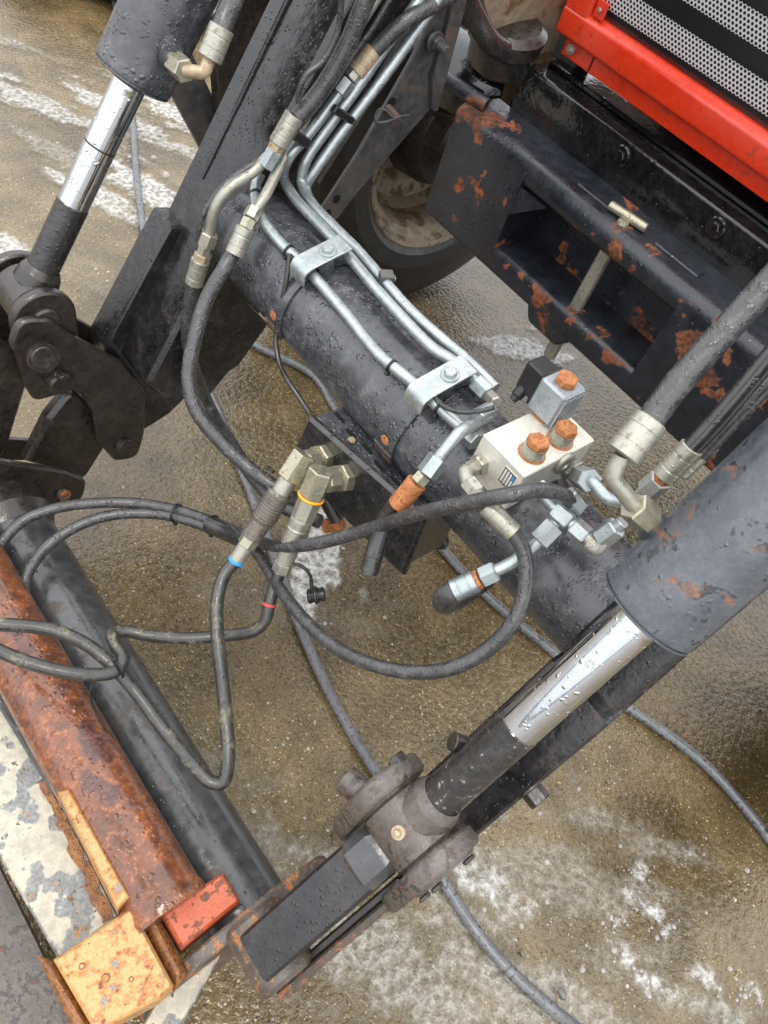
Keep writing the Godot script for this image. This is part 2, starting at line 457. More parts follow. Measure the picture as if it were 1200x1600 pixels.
	material("worn_yellow", Color(0.72, 0.55, 0.33), Color(0.80, 0.69, 0.49), 0.5, 0.12, 0.0, 0.26, {"fine": 0.2, "lumps": 0.3, "grain": 0.09, "drops": [2500, 0.5, 1.8], "coats": [[Color(0.60, 0.36, 0.16), Color(0.74, 0.50, 0.25), 0.43, 0.18, 0.6, 0.0, 0.05, [0.5, 0.4, 0.1]], [Color(0.36, 0.20, 0.12), Color(0.50, 0.28, 0.15), 0.70, 0.05, 0.7, 0.0, -0.15, [0.15, 0.75, 0.1]], [Color(0.50, 0.47, 0.43), Color(0.56, 0.52, 0.46), 0.66, 0.05, 0.5, 0.0, 0.0, [0.7, 0.2, 0.1]]]})
	material("rust_weld", Color(0.40, 0.24, 0.13), Color(0.68, 0.46, 0.22), 0.6, 0.15, 0.0, 0.16, {"fine": 0.6, "lumps": 1.2, "grain": 0.08, "coats": [[Color(0.27, 0.18, 0.13), Color(0.35, 0.22, 0.15), 0.58, 0.1, 0.5, 0.0, 0.0, [0.3, 0.5, 0.2]]]})
	material("worn_red", Color(0.70, 0.31, 0.19), Color(0.78, 0.41, 0.26), 0.5, 0.12, 0.0, 0.22, {"fine": 0.25, "lumps": 0.3, "grain": 0.06, "coats": [[Color(0.40, 0.21, 0.13), Color(0.52, 0.28, 0.15), 0.53, 0.08, 0.7, 0.0, -0.1, [0.5, 0.4, 0.1]], [Color(0.33, 0.31, 0.29), Color(0.42, 0.36, 0.32), 0.74, 0.03, 0.6, 0.0, -0.1, [0.15, 0.7, 0.15]]]})
	material("rusty_edge", Color(0.25, 0.22, 0.20), Color(0.40, 0.35, 0.30), 0.5, 0.15, 0.0, 0.24, {"fine": 0.3, "lumps": 0.4, "grain": 0.06, "coats": [[Color(0.56, 0.30, 0.14), Color(0.70, 0.42, 0.20), 0.56, 0.06, 0.7, 0.0, 0.1, [0.5, 0.4, 0.1]], [Color(0.58, 0.54, 0.44), Color(0.50, 0.46, 0.38), 0.66, 0.06, 0.7, 0.0, 0.1, [0.2, 0.6, 0.2]]]})
	material("hitch_grey", Color(0.23, 0.235, 0.245), Color(0.33, 0.335, 0.34), 0.22, 0.1, 0.0, 0.5, {"fine": 0.08, "lumps": 0.25, "grain": 0.03, "drops": [7000, 0.5, 1.8], "coats": [[Color(0.20, 0.18, 0.17), Color(0.27, 0.24, 0.22), 0.60, 0.12, 0.5, 0.0, 0.0, [0.7, 0.2, 0.1]], [rust_a, rust_b, 0.76, 0.02, 0.7, 0.0, 0.0, [0.3, 0.6, 0.1]]]})
	material("rim_cream", Color(0.52, 0.48, 0.39), Color(0.66, 0.62, 0.53), 0.5, 0.15, 0.0, 0.5, {"fine": 0.1, "lumps": 0.3, "grain": 0.05, "coats": [[Color(0.34, 0.26, 0.18), Color(0.46, 0.36, 0.25), 0.54, 0.12, 0.7, 0.0, 0.0, [0.7, 0.2, 0.1]]]})
	material("axle_rust", Color(0.30, 0.22, 0.17), Color(0.46, 0.34, 0.26), 0.6, 0.15, 0.0, 0.4, {"fine": 0.3, "lumps": 0.6, "grain": 0.05, "coats": [[Color(0.50, 0.28, 0.20), Color(0.44, 0.25, 0.17), 0.62, 0.06, 0.7, 0.0, 0.0, [0.5, 0.4, 0.1]]]})
	material("stand_paint", Color(0.25, 0.255, 0.26), Color(0.36, 0.355, 0.345), 0.42, 0.12, 0.0, 0.4, {"fine": 0.06, "lumps": 0.2, "grain": 0.03, "drops": [1500, 0.5, 1.5], "coats": [[Color(0.42, 0.36, 0.31), Color(0.36, 0.3, 0.26), 0.62, 0.1, 0.6, 0.0, 0.0, [0.5, 0.4, 0.1]], [rust_a, rust_b, 0.76, 0.03, 0.7, 0.0, 0.0, [0.3, 0.6, 0.1]]]})
	material("cable_grey", Color(0.30, 0.31, 0.32), Color(0.46, 0.47, 0.48), 0.4, 0.12, 0.0, 0.3, {"fine": 0.05, "grain": 0.04, "coats": [[Color(0.18, 0.18, 0.18), Color(0.24, 0.24, 0.23), 0.6, 0.06, 0.4, 0.0, 0.0, [0.3, 0.6, 0.1]]]})
	plain("black_plastic", Color(0.13, 0.13, 0.135), 0.35)
	plain("tie_plastic", Color(0.10, 0.10, 0.10), 0.4)
	plain("yellow_ring", Color(0.93, 0.66, 0.10), 0.4)
	plain("blue_ring", Color(0.20, 0.60, 0.85), 0.45)
	plain("red_ring", Color(0.78, 0.28, 0.28), 0.45)
	plain("mesh_silver", Color(0.90, 0.91, 0.92), 0.4, 0.3)
	plain("mesh_black", Color(0.10, 0.10, 0.11), 0.35)
	plain("dull_black", Color(0.06, 0.06, 0.06), 0.7)  # near-black for radiator and seam, and for flat pieces drawn as holes and slots
	var bm := plain("bubble", Color(0.95, 0.97, 1.0, 0.25), 0.03)
	bm.transparency = BaseMaterial3D.TRANSPARENCY_ALPHA
	foam_sheen_material()
	plain("straw", Color(0.72, 0.62, 0.42), 0.7)
	plain("label_white", Color(0.86, 0.86, 0.84), 0.35)
	plain("label_ink", Color(0.20, 0.20, 0.21), 0.5)
	plain("label_blue", Color(0.35, 0.55, 0.78), 0.4)
	plain("pebble", Color(0.42, 0.42, 0.40), 0.35)
	ground_material()

func foam_sheen_material() -> void:  # one film for white foam and for the painted beige sky sheen
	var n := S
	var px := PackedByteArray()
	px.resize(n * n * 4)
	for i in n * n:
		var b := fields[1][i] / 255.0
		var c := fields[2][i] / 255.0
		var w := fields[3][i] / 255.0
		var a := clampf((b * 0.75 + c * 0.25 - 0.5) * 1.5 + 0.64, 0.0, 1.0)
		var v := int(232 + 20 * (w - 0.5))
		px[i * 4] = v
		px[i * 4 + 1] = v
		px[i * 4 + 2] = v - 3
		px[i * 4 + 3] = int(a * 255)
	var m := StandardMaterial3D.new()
	m.resource_name = "foam_sheen_film"
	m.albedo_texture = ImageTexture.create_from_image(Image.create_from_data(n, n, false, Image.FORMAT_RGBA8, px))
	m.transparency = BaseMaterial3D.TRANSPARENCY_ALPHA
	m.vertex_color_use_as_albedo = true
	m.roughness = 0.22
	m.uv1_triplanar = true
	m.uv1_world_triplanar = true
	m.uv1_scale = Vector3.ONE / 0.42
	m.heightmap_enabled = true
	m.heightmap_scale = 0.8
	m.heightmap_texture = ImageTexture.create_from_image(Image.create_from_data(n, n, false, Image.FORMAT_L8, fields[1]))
	M["foam_sheen_film"] = m

func ground_material() -> void:
	var n := 1024
	var r := RandomNumberGenerator.new()
	r.seed = 77
	var im: Array[PackedByteArray] = []
	for k in 3:
		var f := FastNoiseLite.new()
		f.seed = 31 + k
		f.noise_type = FastNoiseLite.TYPE_SIMPLEX_SMOOTH
		f.frequency = [0.006, 0.05, 0.16][k]
		f.fractal_octaves = [5, 3, 2][k]
		var q := f.get_seamless_image(n, n, false, false, 0.12, true)
		q.convert(Image.FORMAT_L8)
		im.append(q.get_data())
	var col := PackedByteArray()
	col.resize(n * n * 3)
	var orm := PackedByteArray()
	orm.resize(n * n * 3)
	var hgt := PackedFloat32Array()
	hgt.resize(n * n)
	for i in n * n:
		var a := im[0][i] / 255.0
		var b := im[1][i] / 255.0
		var c := im[2][i] / 255.0
		var t := clampf((a - 0.5) * 1.2 + (b - 0.5) * 0.5 + 0.5, 0, 1)
		var g := (c - 0.5) * 0.12
		col[i * 3] = int(clampf(lerpf(0.355, 0.485, t) + g, 0, 1) * 255)
		col[i * 3 + 1] = int(clampf(lerpf(0.305, 0.42, t) + g, 0, 1) * 255)
		col[i * 3 + 2] = int(clampf(lerpf(0.205, 0.30, t) + g, 0, 1) * 255)
		orm[i * 3 + 1] = int(clampf(0.10 + 0.32 * clampf((b - 0.42) * 3.0, 0, 1), 0, 1) * 255)
		hgt[i] = maxf(b, 0.36) * 2.2 + c * 0.4 + a * 1.0
	for k in 34000:   # aggregate
		var cx := r.randi() % n
		var cy := r.randi() % n
		var rad := lerpf(0.6, 2.3, pow(r.randf(), 3.0))
		var tone := r.randf()
		var cr := Color(0.25, 0.20, 0.115).lerp(Color(0.74, 0.66, 0.48), tone * tone)
		if r.randf() < 0.05:
			cr = Color(0.80, 0.77, 0.68)
		for dy in range(-3, 4):
			for dx in range(-3, 4):
				if dx * dx + dy * dy <= rad * rad:
					var i := ((cy + dy + n) % n) * n + (cx + dx + n) % n
					col[i * 3] = int(cr.r * 255)
					col[i * 3 + 1] = int(cr.g * 255)
					col[i * 3 + 2] = int(cr.b * 255)
					hgt[i] += 0.45
	var m := StandardMaterial3D.new()
	m.resource_name = "wet_ground"
	m.albedo_texture = ImageTexture.create_from_image(Image.create_from_data(n, n, false, Image.FORMAT_RGB8, col))
	var ot := ImageTexture.create_from_image(Image.create_from_data(n, n, false, Image.FORMAT_RGB8, orm))
	m.roughness = 1.0
	m.roughness_texture = ot
	m.roughness_texture_channel = BaseMaterial3D.TEXTURE_CHANNEL_GREEN
	m.heightmap_enabled = true
	m.heightmap_scale = 0.1
	m.heightmap_texture = ImageTexture.create_from_image(Image.create_from_data(n, n, false, Image.FORMAT_RF, hgt.to_byte_array()))
	m.uv1_triplanar = true
	m.uv1_world_triplanar = true
	m.uv1_scale = Vector3.ONE / 0.95
	m.metallic_specular = 0.55
	var f := FastNoiseLite.new()
	f.seed = 5
	f.frequency = 0.012
	f.fractal_octaves = 5
	var big := NoiseTexture2D.new()
	big.width = 512
	big.height = 512
	big.seamless = true
	big.noise = f
	var ramp := Gradient.new()
	ramp.offsets = PackedFloat32Array([0.25, 0.5, 0.75])
	ramp.colors = PackedColorArray([Color(0.80, 0.78, 0.74), Color(0.93, 0.92, 0.90), Color(1, 1, 1)])
	big.color_ramp = ramp
	m.detail_enabled = true
	m.detail_blend_mode = BaseMaterial3D.BLEND_MODE_MUL
	m.detail_albedo = big
	m.detail_uv_layer = BaseMaterial3D.DETAIL_UV_2
	m.uv2_triplanar = true
	m.uv2_world_triplanar = true
	m.uv2_scale = Vector3.ONE / 3.7
	M["wet_ground"] = m

# ------------------------------------------------------------------ builders of repeated kinds
func rod(called: String, a: Vector3, b: Vector3, r: float, m: String, parent: Node, seg := 16) -> MeshInstance3D:
	var l := a.distance_to(b)
	var e := minf(0.0012, r * 0.2)
	return part(called, Geo.new().lathe(a, b - a, [[0, 0], [0, r - e], [e, r], [l - e, r], [l, r - e], [l, 0]], seg), M[m], parent)

func ferrule(a: Vector3, b: Vector3, r: float, m: String, parent: Node) -> MeshInstance3D:   # crimped sleeve; a is the hose end
	var l := a.distance_to(b)
	var q := r * 0.972
	return part("ferrule", Geo.new().lathe(a, b - a, [[0, 0], [0, r * 0.9], [0.001, r], [l * 0.26, r], [l * 0.275, q], [l * 0.31, q], [l * 0.325, r * 0.99], [l * 0.66, r * 0.99], [l * 0.675, q], [l * 0.72, q], [l * 0.735, r * 1.01], [l - 0.0012, r * 1.01], [l, r * 0.9], [l, 0]], 20), M[m], parent)

func nut(a: Vector3, b: Vector3, flats: float, m: String, parent: Node, called := "nut") -> MeshInstance3D:
	return part(called, Geo.new().hexagon(a, b, flats, 0.0016, rng.randf()), M[m], parent)

func bolt(parent: Node, at: Vector3, d: Vector3, flats: float, m: String, washer := true) -> MeshInstance3D:
	var g := Geo.new().hexagon(at + d * 0.001, at + d * (flats * 0.45), flats, 0.0015, 0.3)
	var b := part("bolt", g, M[m], parent)
	if washer:
		part("washer", Geo.new().lathe(at - d * 0.002, d, [[0, flats * 0.78], [0.0035, flats * 0.78], [0.0045, flats * 0.72], [0.0045, 0]], 20), M[m], b)
	return b

func hose(label: String, pts: Array, r: float, m: String, group := "", per := 10) -> Node3D:
	var t := thing("hydraulic_hose", label, "hose", pts[0], group)
	part("rubber_hose", Geo.new().sweep(spline(pts, per), r, 14), M[m], t)
	return t

func pipe(label: String, pts: Array, r: float, m: String, group := "") -> Node3D:
	var t := thing("steel_pipe", label, "pipe", pts[0], group)
	part("pipe", Geo.new().sweep(spline(pts, 8), r, 16), M[m], t)
	return t

func tie(at: Vector3, d: Vector3, r: float, label: String) -> Node3D:
	var t := thing("cable_tie", label, "cable tie", at, "black cable ties round pipes and hoses")
	d = d.normalized()
	part("band", Geo.new().lathe(at - d * 0.0022, d, [[0, r], [0.0003, r + 0.0013], [0.0041, r + 0.0013], [0.0044, r]], 18), M["tie_plastic"], t)
	var s := d.cross(Vector3(0.2, 0.5, 1)).normalized()
	part("lock", Geo.new().box(at + s * (r + 0.003), s * 0.003, d * 0.003, d.cross(s) * 0.0035, 0.0008), M["tie_plastic"], t)
	return t

func yz(list: Array, x: float) -> Array:   # outline picked on the plane at x, as (z, y, corner radius)
	var out := []
	for k in list:
		var p := ax(k[0], k[1], x)
		out.append([p.z, p.y, k[2] if k.size() > 2 else 0.0])
	return out

func clip_box(a: Vector3, b: Vector3, along: Vector3, wide: float, thick: float) -> Geo:
	var h := (b - a) * 0.5
	var n := h.cross(along).normalized()
	var w := n.cross(h).normalized()
	return Geo.new().box((a + b) * 0.5, h, w * wide * 0.5, n * thick * 0.5, 0.002)

func plate(called: String, outline: Array, x0: float, x1: float, m: String, parent: Node, b := 0.003) -> MeshInstance3D:
	return part(called, Geo.new().prism(arc_poly(outline), Vector3.ZERO, Vector3(0, 0, 1), Vector3(0, 1, 0), Vector3(1, 0, 0), x0, x1, b), M[m], parent)

func perforated(g: Geo, o: Vector3, u: Vector3, w: Vector3, lu: float, lw: float, pitch: float, hole: float) -> void:
	var nn := u.cross(w).normalized()
	if nn.z < 0:
		nn = -nn
	var rows := int(lw / (pitch * 0.866)) + 1
	var cols := int(lu / pitch) + 1
	for j in rows:
		for i in cols:
			var c := o + u * ((i + 0.5 * (j % 2)) * pitch) + w * (j * pitch * 0.866)
			for k in 6:
				var a0 := TAU * (k + 0.5) / 6.0
				var a1 := TAU * (k + 1.5) / 6.0
				var d0 := u * cos(a0) + w * sin(a0)
				var d1 := u * cos(a1) + w * sin(a1)
				g.quad(c + d0 * pitch * 0.578, c + d1 * pitch * 0.578, c + d1 * hole, c + d0 * hole, nn, nn, nn, nn)

# ------------------------------------------------------------------ the scene
func _ready() -> void:
	var across := Vector3(-2050, -2400, LENS).normalized()
	var down := Vector3(-400, 942, LENS)
	down = (down - across * across.dot(down)).normalized()
	var front := -down.cross(across)
	if front.x > 0:
		front = -front
	frame = Basis(-across, -down, front).transposed()
	var cam := Camera3D.new()
	cam.name = "camera"
	cam.transform = Transform3D(Basis(frame.x, -frame.y, -frame.z), EYE)
	cam.fov = rad_to_deg(2.0 * atan(800.0 / LENS))
	cam.near = 0.02
	cam.far = 200.0
	add_child(cam)
	var sky_look := ProceduralSkyMaterial.new()
	sky_look.sky_top_color = Color(0.985, 0.99, 1.0)
	sky_look.sky_horizon_color = Color(0.74, 0.76, 0.79)
	sky_look.sky_curve = 0.2
	sky_look.ground_bottom_color = Color(0.36, 0.33, 0.28)
	sky_look.ground_horizon_color = Color(0.6, 0.6, 0.6)
	sky_look.sky_energy_multiplier = 1.25
	var env := Environment.new()
	env.background_mode = Environment.BG_SKY
	env.sky = Sky.new()
	env.sky.sky_material = sky_look
	env.background_energy_multiplier = 1.0
	env.tonemap_mode = Environment.TONE_MAPPER_LINEAR
	env.tonemap_exposure = 1.55
	env.sdfgi_enabled = true
	env.ssao_enabled = true
	env.ssil_enabled = true
	var we := WorldEnvironment.new()
	we.name = "sky"
	we.environment = env
	add_child(we)
	var sun := DirectionalLight3D.new()
	sun.name = "sun"
	sun.light_energy = 0.4
	sun.light_angular_distance = 25.0
	sun.light_color = Color(1.0, 0.98, 0.95)
	sun.shadow_enabled = true
	add_child(sun)
	sun.look_at_from_position(Vector3(0.6, 4, 1.4), Vector3.ZERO)

	rng.seed = 4
	make_materials()
	build_ground()
	build_tractor()
	build_loader()
	build_linkage()
	build_hitch()
	build_pipes()
	build_valve()
	build_couplers()
	build_hoses()
	build_ground_bits()

func build_ground() -> void:
	var g := Geo.new()
	var r := 40.0
	g.quad(Vector3(-r, 0, -r), Vector3(r, 0, -r), Vector3(r, 0, r), Vector3(-r, 0, r), Vector3.UP, Vector3.UP, Vector3.UP, Vector3.UP)
	part("ground", g, M["wet_ground"]).set_meta("kind", "structure")

func build_tractor() -> void:
	var X := Vector3.RIGHT
	var Y := Vector3.UP
	var Z := Vector3(0, 0, 1)
	# cast front weight with a towing pocket
	var w := thing("front_weight", "black cast front weight with rust patches and a deep towing pocket", "tractor weight", Vector3(-0.58, 0.65, -1.3))
	var zf := -1.2
	var zb := -1.312
	var full := [[zf, 0.65, 0.014], [zf, 0.885, 0.026], [zb, 0.885], [zb, 0.65]]
	var top := [[zf, 0.832, 0.022], [zf, 0.885, 0.026], [zb, 0.885], [zb, 0.832]]
	var low := [[zf, 0.65, 0.014], [zf, 0.703, 0.018], [zb, 0.703], [zb, 0.65]]
	var g := Geo.new()
	g.prism(arc_poly(full), Vector3.ZERO, Z, Y, X, -1.0, -0.79, 0.008, 0.0)
	g.prism(arc_poly(top), Vector3.ZERO, Z, Y, X, -0.79, -0.405, 0.0)
	g.prism(arc_poly(low), Vector3.ZERO, Z, Y, X, -0.79, -0.405, 0.0)
	g.prism(arc_poly(full), Vector3.ZERO, Z, Y, X, -0.405, -0.16, 0.0, 0.008)
	g.prism(arc_poly([[-0.79, 0.8325], [-0.72, 0.8325], [-0.79, 0.775]]), Vector3.ZERO, X, Y, Z, zb, zf - 0.0012, 0.0)
	part("casting", g, M["weight_paint"], w)
	part("pocket_back", Geo.new().box(Vector3(-0.6, 0.767, zb - 0.006), X * 0.2, Y * 0.07, Z * 0.01, 0.0), M["weight_paint"], w)
	part("pin_lug", Geo.new().prism(arc_poly([[-0.675, 0.664], [-0.652, 0.622, 0.02], [-0.572, 0.622, 0.02], [-0.535, 0.664]]), Vector3.ZERO, X, Y, Z, zb + 0.02, zf - 0.002, 0.006), M["weight_paint"], w)
	for p in [[-0.66, -1.252, 0.045, 0.016], [-0.47, -1.258, 0.05, 0.014]]:
		part("cast_boss", Geo.new().box(Vector3(p[0], 0.886, p[1]), X * p[2], Y * 0.003, Z * p[3], 0.0025), M["weight_paint"], w)
	# towing pin
	var pt := Vector3(-0.583, 0.0, -1.232)
	var pn := thing("towing_pin", "worn steel towing pin with cross handle standing in the pocket of the black weight", "pin", pt + Y * 0.58)
	part("shaft", Geo.new().lathe(pt + Y * 0.575, Y, [[0, 0], [0, 0.010], [0.004, 0.0135], [0.30, 0.0135], [0.314, 0.010], [0.314, 0]], 18), M["dull_zinc"], pn)
	rod("handle", ay(953, 320, 0.8945), ay(1010, 357, 0.8945), 0.0085, "yellow_zinc", pn)
	# support beam behind the weight
	var s := thing("support_beam", "glossy black mounting beam with hex bolts between weight and red grille", "tractor frame", Vector3(-0.58, 0.87, -1.36))
	part("beam", Geo.new().prism(arc_poly([[-1.3125, 0.80], [-1.3125, 0.966, 0.006], [-1.43, 0.966], [-1.43, 0.80]]), Vector3.ZERO, Z, Y, X, -0.962, -0.19, 0.004), M["gloss_black"], s)
	for x in [-0.689, -0.465, -0.25]:
		var b := bolt(s, Vector3(x, 0.939, -1.3115), Z, 0.019, "gloss_black", false)
		part("washer", Geo.new().lathe(Vector3(x, 0.939, -1.313), Z, [[0, 0.0185], [0.003, 0.0185], [0.005, 0.016], [0.005, 0]], 22), M["gloss_black"], b)
	part("top_ledge", Geo.new().box(Vector3(-0.58, 0.9715, -1.395), X * 0.37, Y * 0.005, Z * 0.028, 0.002), M["gloss_black"], s)
	# grille and bonnet
	var h := thing("tractor_bonnet", "orange red tractor bonnet front with framed perforated grille", "tractor", Vector3(-0.58, 1.0, -1.7))
	part("bottom_rail", Geo.new().prism(arc_poly([[-1.33, 1.034, 0.008], [-1.33, 1.076, 0.010], [-1.345, 1.087, 0.006], [-1.375, 1.087], [-1.375, 1.034]]), Vector3.ZERO, Z, Y, X, -0.942, -0.2, 0.005), M["red_paint"], h)
	part("lower_lip", Geo.new().prism(arc_poly([[-1.343, 1.005, 0.002], [-1.343, 1.036], [-1.39, 1.036], [-1.39, 1.005]]), Vector3.ZERO, Z, Y, X, -0.918, -0.215, 0.003), M["red_paint"], h)
	for k in [[-0.942, -0.884], [-0.258, -0.2]]:
		part("side_rail", Geo.new().prism(arc_poly([[k[0], -1.377, 0.0], [k[0], -1.331, 0.01], [k[1], -1.331, 0.01], [k[1], -1.377, 0.0]]), Vector3.ZERO, X, Z, Y, 1.0765, 1.55, 0.001), M["red_paint"], h)
	for k in 2:
		var sgn := -1.0 if k == 0 else 1.0
		part("mesh_tab", Geo.new().box(Vector3(-0.571 + sgn * 0.297, 1.1, -1.3375), X * 0.012, Y * 0.014, Z * 0.002, 0.001), M["red_paint"], h)
		bolt(h, Vector3(-0.571 + sgn * 0.297, 1.1, -1.335), Z, 0.008, "dull_zinc", false)
		bolt(h, Vector3(-0.571 + sgn * 0.328, 1.02, -1.342), Z, 0.012, "dull_zinc")
	part("rail_seam", Geo.new().box(Vector3(-0.845, 1.02, -1.342), X * 0.0008, Y * 0.012, Z * 0.0016, 0.0), M["dull_black"], h)
	var mg := Geo.new()
	perforated(mg, Vector3(-0.884, 1.086, -1.352), X, Y, 0.626, 0.20, 0.0048, 0.0017)
	part("black_mesh", mg, M["mesh_black"], h)
	for y in [1.107, 1.175, 1.243]:
		var sg := Geo.new()
		perforated(sg, Vector3(-0.884, y, -1.3465), X, Vector3(0, 0.97, 0.24).normalized(), 0.626, 0.034, 0.0078, 0.0028)
		part("silver_mesh_band", sg, M["mesh_silver"], h)
	part("radiator", Geo.new().box(Vector3(-0.571, 1.29, -1.41), X * 0.33, Y * 0.24, Z * 0.02, 0.0), M["dull_black"], h)
	part("hood", Geo.new().prism(arc_poly([[-0.955, 1.02, 0.02], [-0.955, 1.56, 0.10], [-0.187, 1.56, 0.10], [-0.187, 1.02, 0.02]]), Vector3.ZERO, X, Y, Z, -2.9, -1.432, 0.02), M["red_paint"], h)
	# chassis
	var c := thing("tractor_chassis", "grimy dark tractor underside with front axle and two wheels behind the weight", "tractor chassis", Vector3(-0.58, 0.4, -2.0))
	part("engine_block", Geo.new().box(Vector3(-0.575, 0.80, -2.2), X * 0.25, Y * 0.20, Z * 0.74, 0.03), M["greasy_black"], c)
	part("axle_beam", Geo.new().sweep([Vector3(-1.20, 0.52, -1.72), Vector3(-0.95, 0.55, -1.72), Vector3(-0.2, 0.55, -1.72), Vector3(0.05, 0.52, -1.72)], [0.06, 0.085, 0.085, 0.06], 16), M["greasy_black"], c)
	part("steering_ram", Geo.new().sweep([ax(672, 108, -1.05), ax(760, 165, -0.93)], 0.014, 14), M["weight_paint"], c)
	part("knuckle", Geo.new().sweep([Vector3(-1.17, 0.80, -1.74), Vector3(-1.17, 0.66, -1.73), Vector3(-1.17, 0.42, -1.70), Vector3(-1.17, 0.34, -1.70)], [0.04, 0.085, 0.10, 0.05], 16), M["greasy_black"], c)
	var dh := ax(712, 120, -1.10)
	part("axle_housing", Geo.new().sweep([dh + Vector3(-0.16, -0.02, -0.08), dh + Vector3(-0.13, 0, -0.05), dh, dh + Vector3(0.05, 0.0, -0.03), dh + Vector3(0.07, 0.0, -0.06)], [0.03, 0.06, 0.085, 0.07, 0.03], 20), M["gloss_black"], c)
	part("filter_bowl", Geo.new().lathe(ax(775, 105, -1.02), Vector3(0.1, 1, 0.15), [[0, 0], [0, 0.05], [0.01, 0.062], [0.05, 0.065], [0.055, 0.075], [0.08, 0.075], [0.09, 0.06], [0.095, 0]], 20), M["greasy_black"], c)
	part("hose_elbow", Geo.new().sweep(spline([ax(690, -90, -1.02), ax(740, 20, -1.0), ax(764, 62, -0.98), ax(800, 88, -0.97), ax(812, 118, -0.97)], 6), 0.02, 12), M["black_rubber"], c)
	part("side_panel", Geo.new().prism(arc_poly(yz([[735, -60], [900, -60], [875, 78], [812, 92], [765, 40]], -1.0)), Vector3.ZERO, Z, Y, X, -1.012, -1.0, 0.003), M["rim_cream"], c)
	part("grey_bracket", Geo.new().box(Vector3(-0.945, 1.0, -1.43), X * 0.03, Y * 0.03, Z * 0.03, 0.003), M["stand_paint"], c)
	# wheels
	for k in 2:
		var sgn := 1.0 if k == 0 else -1.0
		var hub := Vector3(-1.35 if k == 0 else 0.27, 0.55, -1.7)
		var a := Vector3(-sgn, 0, 0)
		var t := part("front_wheel", Geo.new().lathe(hub - a * 0.01, a, [[0.0, 0.325], [-0.012, 0.345], [-0.014, 0.39], [-0.008, 0.44], [0.004, 0.49], [0.018, 0.52], [0.045, 0.545], [0.10, 0.553], [0.18, 0.553], [0.235, 0.545], [0.262, 0.52], [0.28, 0.44], [0.27, 0.34], [0.26, 0.325]], 64), M["tyre_rubber"], c, ["wet front tyre on a muddy cream rim", "dark front tyre at the right edge"][k])
		part("rim", Geo.new().lathe(hub, a, [[-0.012, 0.328], [-0.016, 0.322], [-0.012, 0.312], [0.01, 0.305], [0.03, 0.285], [0.06, 0.275], [0.11, 0.27], [0.14, 0.25], [0.15, 0.20], [0.13, 0.12], [0.13, 0.0]], 56), M["rim_cream"], t)
		part("hub", Geo.new().lathe(hub, a, [[-0.06, 0], [-0.06, 0.07], [0.0, 0.09], [0.02, 0.14], [0.06, 0.16], [0.125, 0.17]], 28), M["greasy_black"], t)

